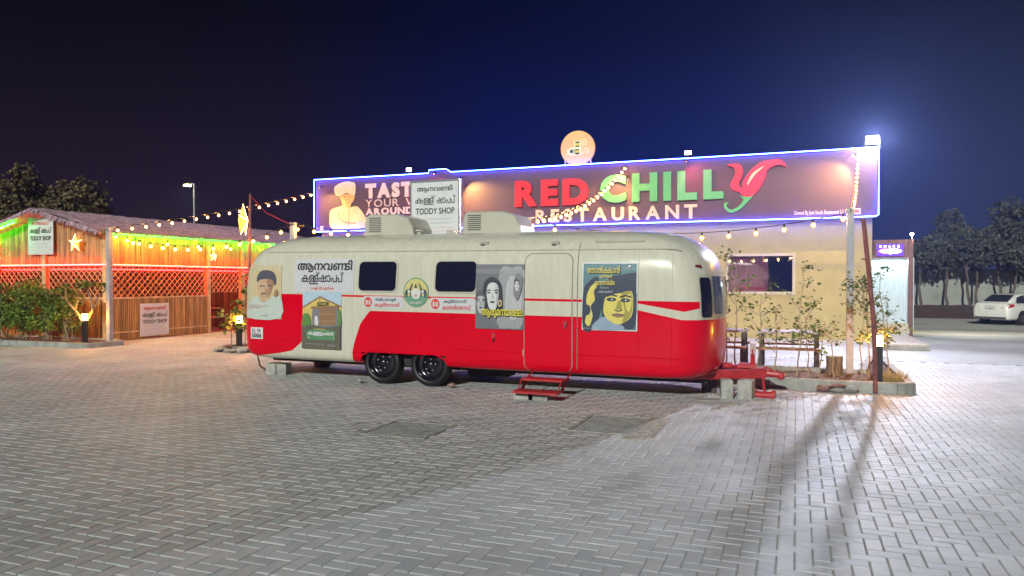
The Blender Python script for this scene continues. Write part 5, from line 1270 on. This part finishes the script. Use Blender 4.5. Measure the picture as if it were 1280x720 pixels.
for i, (x, y, z, s_, mt_, lb) in enumerate([(.40, 12.17, 0, (.12, .10, .07), BR, "red brown rubble lump at the kerb, leftmost of the pile"), (.60, 12.16, 0, (.11, .09, .05), BLOCK, "flat grey rubble lump at the kerb below another slab"), (.60, 12.18, .07, (.12, .08, .04), BR, "brick slab lying on the rubble by the kerb"), (.80, 12.17, 0, (.10, .08, .08), CONC, "angular grey rubble lump at the kerb, rightmost of the pile"),
                                          (-12.75, 13.80, 0, (.14, .12, .08), BLOCK, "pale rubble lump at the left end of the small kerbed square"), (-12.35, 13.74, 0, (.20, .12, .06), CONC, "wide flat broken slab before the small kerbed square"), (-12.0, 13.76, 0, (.14, .12, .09), BLOCK, "rubble lump beside the trailer's rear corner pole"), (-12.5, 13.86, .10, (.12, .10, .05), BR, "brown rubble piece on the small square's kerb")]):
    stone("rubble", lb, x, y, z, s_, mt_, 10 + i, "rubble")
rr = random.Random(4)
m = MB(); m.lathe([(0, 0), (.155, 0), (.14, .05), (.13, .2), (.135, .32), (.0, .325)], mat("stump_bark", (.22, .18, .13), .9, var=.35, scale=3, stretch=(8, 8, 1), bump=.6), (0, 0, 0), 'Z', 16)
m.lathe([(0, .327), (.06, .329), (.12, .326)], mat("stump_cut", (.40, .30, .18), .8, var=.2), (0, 0, 0), 'Z', 16); o = m.build("tree_stump", loc=(.62, 13.72, .08)); tag(o, "short cut log standing in the bed left of the grey post", "stump")

# ================================================================ VEGETATION
def leaf_cloud(m, blobs, n_, size, mt, seed=0, droop=.3, shell=.55, aspect=.42):
    rr = random.Random(seed); tot = sum(b[3] * b[4] * b[5] for b in blobs)
    for b in blobs:
        k = max(3, int(n_ * b[3] * b[4] * b[5] / tot)); cx, cy_, cz, rx, ry, rz2 = b
        cl = [(rr.gauss(0, 1), rr.gauss(0, 1), rr.gauss(0, 1)) for _ in range(max(3, k // 14))]
        cl = [(Vector(c).normalized() * (shell + (1 - shell) * rr.random() ** .5)) for c in cl]; tone = [rr.uniform(.55, 1.35) for _ in cl]
        for _ in range(k):
            i = rr.randrange(len(cl)); c = cl[i]; q = c + Vector((rr.gauss(0, .17), rr.gauss(0, .17), rr.gauss(0, .15)))
            p0 = Vector((cx + q.x * rx, cy_ + q.y * ry, cz + q.z * rz2)); d = Vector((rr.uniform(-1, 1), rr.uniform(-1, 1), rr.uniform(-1, .6) - droop)).normalized()
            s_ = size * rr.uniform(.6, 1.3); sd = d.cross(Vector((rr.uniform(-1, 1), rr.uniform(-1, 1), rr.uniform(-1, 1)))).normalized() * s_ * aspect
            a = p0; e = p0 + d * s_; mid = p0 + d * s_ * .5
            t = tone[i] * rr.uniform(.85, 1.15)
            m.add([a, mid + sd, e, mid - sd], [(0, 1, 2, 3)], mt, (t * rr.uniform(.9, 1.1), t, t * rr.uniform(.8, 1)))
def limb(m, p0, p1, r0, r1, mt, rr, k=4, wob=.06):
    p0, p1 = Vector(p0), Vector(p1); L = (p1 - p0).length; pts = [p0]
    for i in range(1, k): pts.append(p0.lerp(p1, i / k) + Vector((rr.uniform(-1, 1), rr.uniform(-1, 1), 0)) * wob * L)
    pts.append(p1); m.tube(pts, [r0 + (r1 - r0) * i / k for i in range(k + 1)], mt, 6); return pts
def tree(label, x, y, z0, h, trunk_h, blobs, n_, size, mt, bark, seed, tr=.12, group=None, trunks=1, cat="tree", name="tree", shell=.55):
    rr = random.Random(seed); t = thing(name, label, cat, (x, y, z0), 0, group); m = MB()
    for k in range(trunks):
        bx = (k - (trunks - 1) / 2) * .35; top = Vector((bx * 2 + rr.uniform(-.2, .2), rr.uniform(-.2, .2), trunk_h)); limb(m, (bx, 0, -.05), top, tr, tr * .6, bark, rr, 5, .03)
        for b in blobs:
            if rr.random() < .9 or k == 0: limb(m, top, (b[0] * .9, b[1] * .9, b[2]), tr * .5, tr * .12, bark, rr, 4, .08)
    m.build("trunk", t)
    m = MB(); leaf_cloud(m, blobs, n_, size, mt, seed, shell=shell); m.build("crown", t); return t
def blobs_for(w, h0, h1, k, seed, taper=.5):
    rr = random.Random(seed); out = []
    for i in range(k):
        u = i / max(1, k - 1); z = h0 + (h1 - h0) * u; ww = w * (1 - taper * u)
        a = rr.uniform(0, 6.28); d = ww * rr.uniform(.2, .75) * (1 - u * .6); r_ = ww * rr.uniform(.38, .62); out.append((d * math.cos(a), d * math.sin(a), z, r_, r_, r_ * .75))
    return out
GZ = -.42
# far right trees before the boundary wall
for i, (x, hh, w_, tk, sd, lb) in enumerate([(8.0, 5.1, 1.7, 1, 11, "slim dark tree nearest the porch before the far wall"), (9.7, 7.0, 2.0, 1, 12, "tall pointed dark tree before the far wall, second from the porch"), (11.2, 5.6, 1.7, 2, 13, "low-crowned twin-trunk tree before the far wall"), (13.2, 7.6, 2.5, 2, 14, "largest broad twin-trunk tree behind the white car"), (15.8, 6.6, 2.1, 2, 15, "dark tree at the photo's right edge behind the white car"), (18.4, 6.8, 2.2, 1, 16, "dark tree beyond the photo's right edge by the far wall")]):
    tree(lb, x, 57.6 + (i % 2) * .5, GZ, hh, 2.7, blobs_for(w_, 3.4, hh - .5, 14, sd, .35), 8000, .20, LEAF_TREE, BARK, sd, .11, "trees before the far boundary wall", tk)
# left trees behind the hut
for i, (x, y, hh, w_, sd, lb) in enumerate([(-37.6, 25.0, 6.6, 2.3, 21, "dusky tree at the photo's left edge behind the hut"), (-35.3, 25.0, 7.5, 2.0, 22, "tallest dusky tree behind the hut gable"), (-33.0, 25.6, 6.8, 2.1, 23, "middle dusky tree behind the hut roof"), (-31.2, 25.5, 6.8, 2.3, 24, "conical dusky tree behind the hut's thatched roof"), (-38.0, 29.0, 7.2, 1.8, 25, "faint distant tree top between the dusky trees")]):
    tree(lb, x, y, 0, hh, 2.2, blobs_for(w_, 2.4, hh - .6, 15, sd, .45), 13000, .17, LEAF_BROWN, BARK, sd, .13, "trees behind the thatched hut")
# hedge bushes
for i, (x, w_, h_3, sd) in enumerate([(-22.6, .8, 1.75, 31), (-21.5, .75, 1.7, 32), (-20.5, .7, 1.55, 33), (-19.6, .65, 1.62, 34), (-18.7, .65, 1.5, 35), (-17.95, .5, 1.35, 36)]):
    rr = random.Random(sd)
    bl = [(rr.uniform(-.35, .35), rr.uniform(-.2, .2), h_3 * rr.uniform(.28, .9), rr.uniform(.26, .42) * w_ / .7, .3, rr.uniform(.22, .34)) for _ in range(11)]
    t = thing("oleander_bush", ["leafy green hedge bush at the photo's left edge", "leafy hedge bush second from the left before the hut", "leafy hedge bush below the white gable banner", "leafy hedge bush below the gable star lantern's left", "leafy hedge bush left of the bare-stemmed one", "thinner bare-stemmed hedge bush nearest the bollard light"][i], "bush", (x, 14.0, .08), 0, "hedge bushes before the hut")
    m = MB()
    for _ in range(9): limb(m, (rr.uniform(-.15, .15), rr.uniform(-.1, .1), 0), (rr.uniform(-.4, .4), rr.uniform(-.2, .2), h_3 * rr.uniform(.6, .95)), .014, .005, PALEBARK, rr, 4, .05)
    m.build("stem", t)
    m = MB(); leaf_cloud(m, bl, 2600 if i < 5 else 1200, .115, LEAF_BUSH, sd, droop=-.2, shell=.35, aspect=.17); m.build("foliage", t)
# frangipani by the hut post
t = thing("frangipani_tree", "small frangipani with pale forked branches beside the hut's corner post", "tree", (-17.15, 13.85, .08)); rr = random.Random(41); m = MB(); tips = []
def fork(p, d, L, r_, dep):
    e = Vector(p) + d * L; limb(m, p, e, r_, r_ * .75, PALEBARK, rr, 3, .04)
    if dep == 0: tips.append((e, d)); return
    for k in range(3 if dep == 2 else 2):
        a = rr.uniform(0, 6.28); nd = (d + Vector((math.cos(a) * .75, math.sin(a) * .5, .15))).normalized(); fork(e, nd, L * rr.uniform(.7, .95), r_ * .72, dep - 1)
fork((0, 0, 0), Vector((0, 0, 1)), .48, .05, 3); m.build("trunk", t); m = MB()
for e, d in tips:
    for k in range(15):
        a = rr.uniform(0, 6.28); dd = (d * rr.uniform(.1, .9) + Vector((math.cos(a), math.sin(a), rr.uniform(-.3, .5)))).normalized(); L = rr.uniform(.2, .34); sd = dd.cross(Vector((0, 0, 1))).normalized() * .038
        q = e + dd * L * .5 + Vector((0, 0, .03)); c = rr.uniform(.7, 1.4); en = e + dd * L - Vector((0, 0, .06)); m.add([e, q + sd, en, q - sd], [(0, 1, 2, 3)], LEAF_PLANT, c)
o = m.build("foliage", t)
# small plants near the bollards
def sapling(label, x, y, h, seed, n_=60, z0=.08, spread=.16, size=.065, group="young saplings in the kerbed bed", lean=0.0):
    rr = random.Random(seed); t = thing("young_sapling", label, "plant", (x, y, z0), 0, group); m = MB(); top = Vector((lean + rr.uniform(-.1, .1), rr.uniform(-.08, .08), h))
    pts = limb(m, (0, 0, 0), top, .014, .005, PALEBARK, rr, 6, .02); tw = []
    for k in range(9):
        u = .3 + .7 * rr.random(); b = Vector((0, 0, 0)).lerp(top, u); a = rr.uniform(0, 6.28); e = b + Vector((math.cos(a) * spread * 1.5, math.sin(a) * spread, rr.uniform(.05, .28))); limb(m, b, e, .006, .003, PALEBARK, rr, 2, .04); tw += [e, b.lerp(e, .6)]
    m.build("stem", t); m = MB()
    for k in range(n_):
        b = rr.choice(tw) + Vector((rr.gauss(0, .05), rr.gauss(0, .05), rr.gauss(0, .05))); d = Vector((rr.uniform(-1, 1), rr.uniform(-1, 1), rr.uniform(-.6, .5))).normalized(); s_ = size * rr.uniform(.6, 1.2); sd = d.cross(Vector((rr.uniform(-1, 1), rr.uniform(-1, 1), 1))).normalized() * s_ * .42; c = rr.uniform(.6, 1.4)
        m.add([b, b + d * s_ * .5 + sd, b + d * s_, b + d * s_ * .5 - sd], [(0, 1, 2, 3)], LEAF_PLANT, (c * rr.uniform(.9, 1.15), c, c * .85))
    m.build("foliage", t)
for i, (x, y, h, n_, lb, ln) in enumerate([(-1.12, 13.3, 2.0, 70, "tall sapling rising right behind the trailer's front end", .05), (-.92, 12.9, 1.7, 60, "sapling just right of the trailer's front window", .0), (-.62, 13.0, 1.35, 40, "thin sapling above the trailer's jack", .05), (-.32, 12.95, 1.15, 30, "small thin sapling before the gap between the two tables", 0), (.02, 12.9, 1.85, 75, "tallest leafy sapling in front of the right table", .02), (.22, 13.1, 1.1, 60, "bushy sapling at the right table's end", -.1), (.36, 13.3, .95, 40, "leaning sapling left of the cut log", .1), (.60, 13.3, .85, 26, "short sapling beside the cut log", .05),
                                        (.98, 12.95, 1.55, 90, "leafy sapling directly right of the grey post", .1), (1.12, 13.5, 1.75, 80, "leafy sapling behind the leaning pole", 0), (1.30, 13.1, 1.7, 90, "leafy sapling right of the bollard light", .12), (1.42, 13.6, 1.3, 60, "outermost sapling at the bed's right corner", .05)]):
    sapling(lb, x, y, h, 50 + i, int(n_ * 2.2))
for i, (x, y, h, lb) in enumerate([(-12.35, 14.25, 1.75, "tall leafy plant beside the bollard light left of the trailer"), (-12.7, 14.2, .9, "low leafy plant left of the bollard light by the red pole")]):
    sapling(lb, x, y, h, 80 + i, 90, spread=.2, size=.13, group="leafy plants on the small kerbed square")
m = MB(); rr = random.Random(90)     # dry grass clump glowing by the bollard
for _ in range(420):
    a = rr.uniform(0, 6.28); r0 = rr.uniform(0, .22); b = Vector((r0 * math.cos(a) * 1.2, r0 * math.sin(a), 0)); L = rr.uniform(.05, .24); e = b + Vector((math.cos(a) * L * .5, math.sin(a) * L * .5, L)); w = .003
    m.add([b + Vector((-w, 0, 0)), b + Vector((w, 0, 0)), e], [(0, 1, 2)], mat("dry_grass", (.45, .32, .12), .8, var=.2), rr.uniform(.6, 1.2))
o = m.build("dry_grass_clump", loc=(1.38, 13.05, .09)); tag(o, "dry grass clump glowing around the right bollard light", "grass", kind="stuff")
m = MB()
for _ in range(420):
    x = rr.uniform(-1.15, 1.55); y = rr.uniform(12.5, 13.9); a = rr.uniform(0, 6.28); s_ = rr.uniform(.01, .035); z = .115 + rr.uniform(0, .01)
    m.add([(x - s_ * math.cos(a), y - s_ * math.sin(a), z), (x + s_ * .4 * math.sin(a), y - s_ * .4 * math.cos(a), z + .006), (x + s_ * math.cos(a), y + s_ * math.sin(a), z), (x - s_ * .4 * math.sin(a), y + s_ * .4 * math.cos(a), z + .008)], [(0, 1, 2, 3)], mat("dead_leaf", (.28, .16, .07), .8, var=.3), rr.uniform(.5, 1.3))
o = m.build("leaf_litter"); tag(o, "dead leaves and twigs scattered on the bed's soil", "leaf litter", kind="stuff")

# ================================================================ FAR BACKGROUND
t = thing("boundary_wall", "long plain grey boundary wall beyond the car park", "wall", (8, 59.6, GZ))
for i in range(22):
    m = MB(); m.box(0.02, 5.98, 0, .2, 0, 2.85, FARWALL); m.box(-.15, .15, -.05, .25, 0, 2.92, FARWALL); m.build("wall_bay", t, loc=(-22 + i * 6.0, 0, 0))
m = MB(); rr = random.Random(8); nx, ny = 120, 8; vs = []
for j in range(ny + 1):
    for i in range(nx + 1):
        u = j / ny; vs.append((-10 + i * .5, 47 + 12.4 * u, GZ - .02 + (.08 + .30 * u) * math.sin(min(1, u * 3) * math.pi / 2) * (0 if j == 0 else 1) + (rr.uniform(-.06, .1) if j else 0)))
m.add(vs, [(j * (nx + 1) + i, j * (nx + 1) + i + 1, (j + 1) * (nx + 1) + i + 1, (j + 1) * (nx + 1) + i) for j in range(ny) for i in range(nx)], mat("reddish_berm", (.13, .075, .05), .95, var=.25, scale=1.2, bump=.5))
tag(m.build("soil_berm"), kind="structure")
# street lamps
def lamp(label, x, y, z0, h, arm, col=(1, .85, .4), s=22, power=0, group="distant street lamps"):
    t = thing("street_lamp", label, "street lamp", (x, y, z0), 0, group); m = MB(); m.tube([(0, 0, 0), (0, 0, h)], [.09, .05], GALV, 8); m.build("pole", t)
    m = MB(); m.tube([(0, 0, h), (arm * .4, 0, h + .04), (arm, 0, h + .02)], .035, GALV, 6); m.obox((arm, 0, h), (.5, .22, .09), GALV); m.build("lamp_head", t)
    m = MB(); m.obox((arm, -.02, h - .08), (.46, .24, .09), emis("street_lamp_glass_%d" % s, col, s)); m.build("lens", t)
lamp("tall street lamp with yellow light left of the restaurant sign", -37.0, 38, GZ, 8.45, -.55, (1, .88, .28), 30)
spot("street_lamp_beam", (-37.5, 38, 7.9), (-37, 36, 0), 900, 150, (1, .9, .55), .2)
lamp("distant street lamp shining between the trees at the left", -64, 46, GZ, 9.8, .5, (1, .9, .35), 31)
t = thing("porch_lamp", "small bare lamp on the roof corner above the entrance porch", "lamp", (3.19, 24.6, 2.9)); m = MB(); m.tube([(0, 0, 0), (0, 0, .12)], .012, BLACKM, 6); m.build("stalk", t); m = MB(); m.ball((0, 0, .15), .045, emis("porch_bulb", (1, .85, .6), 40), 8, 6); m.build("bulb_glass", t)
spot("porch_lamp_beam", (3.25, 24.5, 3.02), (9, 36, -.4), 1000, 140, (1, .93, .75), .1, 1.0)

# ================================================================ WHITE SEDAN
Cr = thing("parked_car", "white sedan seen from behind at the photo's right edge", "car", (9.2, 41.2, GZ), R(-42))
WP = mat("white_car_paint", (.80, .80, .74), .3, var=.03, coat=.5); CG = mat("car_glass", (.03, .035, .045), .08, var=0, spec=.8)
# local +Y forward; rear at y=-0.95, origin at the rear axle
def loft(stations, mt, name, parent, smooth=True, capends=True):
    m = MB(); k = len(stations[0][1]); vs = []
    for y, sec in stations: vs += [(x, y, z) for x, z in sec]
    fs = [(i * k + j, i * k + (j + 1) % k, (i + 1) * k + (j + 1) % k, (i + 1) * k + j) for i in range(len(stations) - 1) for j in range(k)]
    if capends: fs += [tuple(range(k))[::-1], tuple((len(stations) - 1) * k + j for j in range(k))]
    m.add(vs, fs, mt); return m.build(name, parent, smooth)
def sec(w, zb, zs_, zt, wt=None):
    wt = wt or w * .82
    h = [(w * .90, zb), (w * .98, zb + .10), (w, zs_ - .18), (w * .985, zs_), (wt, zt - .015), (wt * .85, zt)]
    return h + [(-x, z) for x, z in h[::-1]]
ST = [(-1.0, sec(.70, .34, .72, .90, .62)), (-.97, sec(.80, .30, .80, 1.02, .68)), (-.85, sec(.85, .27, .84, 1.05, .70)), (-.5, sec(.875, .26, .88, 1.07, .70)), (.1, sec(.88, .24, .88, 1.06, .72)), (1.0, sec(.885, .22, .86, 1.0, .74)), (2.0, sec(.88, .22, .86, .99, .74)), (2.4, sec(.87, .24, .82, .96, .72)), (3.0, sec(.85, .26, .72, .84, .68)), (3.35, sec(.78, .28, .62, .70, .60)), (3.48, sec(.62, .32, .52, .58, .48))]
loft(ST, WP, "body", Cr)
def gsec(w, zb, wt, zt):
    h = [(w, zb), (wt + (w - wt) * .35, zb + (zt - zb) * .75), (wt, zt - .02), (wt * .8, zt)]; return h + [(-x, z) for x, z in h[::-1]]
loft([(-.62, gsec(.68, 1.0, .66, 1.075)), (-.30, gsec(.70, .98, .62, 1.24)), (.05, gsec(.72, .98, .60, 1.42)), (.6, gsec(.73, .97, .60, 1.475)), (1.2, gsec(.73, .97, .60, 1.46)), (1.6, gsec(.72, .96, .60, 1.38)), (2.35, gsec(.68, .9, .62, 1.0))], WP, "roof", Cr)
m = MB(); m.add([(-.56, -.60, 1.09), (.56, -.60, 1.09), (.50, .02, 1.41), (-.50, .02, 1.41)], [(0, 1, 2, 3)], CG); m.v = [(x, y - .012, z + .012) for x, y, z in m.v]; m.build("rear_window", Cr)
for s_ in (-1, 1):
    m = MB()
    for (ya, yb, za, zb) in ((-.12, .52, 1.30, 1.42), (.58, 1.35, 1.42, 1.42)):
        m.add([(s_ * .735, ya - (.1 if ya < 0 else 0), 1.03), (s_ * .74, yb, 1.02), (s_ * .635, yb, zb), (s_ * .645, ya + (.05 if ya < 0 else 0), za)], [(0, 1, 2, 3) if s_ > 0 else (3, 2, 1, 0)], CG)
    m.build("side_window", Cr)
    m = MB(); TL = mat("tail_lens", (.5, .01, .02), .2, var=.05)
    m.add([(s_ * .50, -1.0, .80), (s_ * .80, -.94, .82), (s_ * .885, -.62, .90), (s_ * .86, -.66, 1.0), (s_ * .78, -.93, .99), (s_ * .56, -.985, .93)], [(0, 1, 2, 3, 4, 5) if s_ > 0 else (5, 4, 3, 2, 1, 0)], TL); m.v = [(x * 1.012, y - .012, z) for x, y, z in m.v]; m.build("tail_lamp", Cr)
def car_wheel(x, y):
    m = MB(); s_ = 1 if x > 0 else -1; m.lathe([(.21, s_ * .08), (.19, s_ * .05), (.06, s_ * .07), (0, s_ * .08)], ALU, (x, y, .32), 'X', 24)
    for i in range(5):
        a = R(72 * i); m.tube([(x + s_ * .08, y + .05 * math.cos(a), .32 + .05 * math.sin(a)), (x + s_ * .08, y + .2 * math.cos(a), .32 + .2 * math.sin(a))], .018, ALU, 5)
    w = m.build("wheel", Cr, True); m = MB(); m.lathe([(.21, .09), (.29, .10), (.32, .07), (.32, -.07), (.29, -.10), (.21, -.09)], TYRE, (x, y, .32), 'X', 28, close=True); m.build("tyre", w, True)
    m = MB(); m.lathe([(.36, s_ * .105), (.0, s_ * .104)], DARK, (x * .985, y, .34), 'X', 24); m.build("wheel_arch", Cr)
for x in (-.80, .80):
    for y in (0, 2.6): car_wheel(x, y)
m = MB(); m.box(-.24, .24, -1.018, -1.0, .74, .84, ink(.7, .7, .66)); m.tri2d(fit(text("D 40827", .02), -.2, .76, .2, .82), (0, -1.0185, 0), (1, 0, 0), (0, 0, 1), INK); m.build("number_plate", Cr)
m = MB(); m.box(-.70, .70, -1.01, -.9, .28, .40, mat("bumper_grey", (.08, .08, .085), .6)); m.build("bumper_insert", Cr)
m = MB(); m.box(-.26, .26, -1.012, -.985, .885, .905, ALU); m.build("boot_trim", Cr)

# a few loose pale tiles near the hitch
for i, (x, y, rz_, lb) in enumerate([(-1.16, 10.75, .3, "loose pale tile on the paving before the hitch, nearer one"), (-.98, 11.2, -.2, "loose pale tile on the paving under the hitch, farther one")]):
    m = MB(); m.box(-.16, .16, -.12, .12, 0.002, .012, mat("pale_tile", (.45, .43, .38), .8, var=.15), bev=.003); o = m.build("loose_tile", loc=(x, y, .001)); o.rotation_euler = (0, 0, rz_); tag(o, lb, "tile")
# ================================================================ NIGHT HAZE BOX, added for the glow round the lamps
hz = bpy.data.materials.new("glow_haze"); hz.use_nodes = True; t_ = hz.node_tree; t_.nodes.remove(t_.nodes["Principled BSDF"])
pv = t_.nodes.new("ShaderNodeVolumePrincipled"); pv.inputs["Color"].default_value = (.35, .45, 1, 1); pv.inputs["Density"].default_value = 0.0013; pv.inputs["Anisotropy"].default_value = 0.55
t_.links.new(pv.outputs[0], t_.nodes["Material Output"].inputs["Volume"])
m = MB(); m.box(-95, 60, -8, 80, -1.6, 11.5, hz); tag(m.build("haze"), kind="stuff")
bpy.data.scenes.remove(TS)
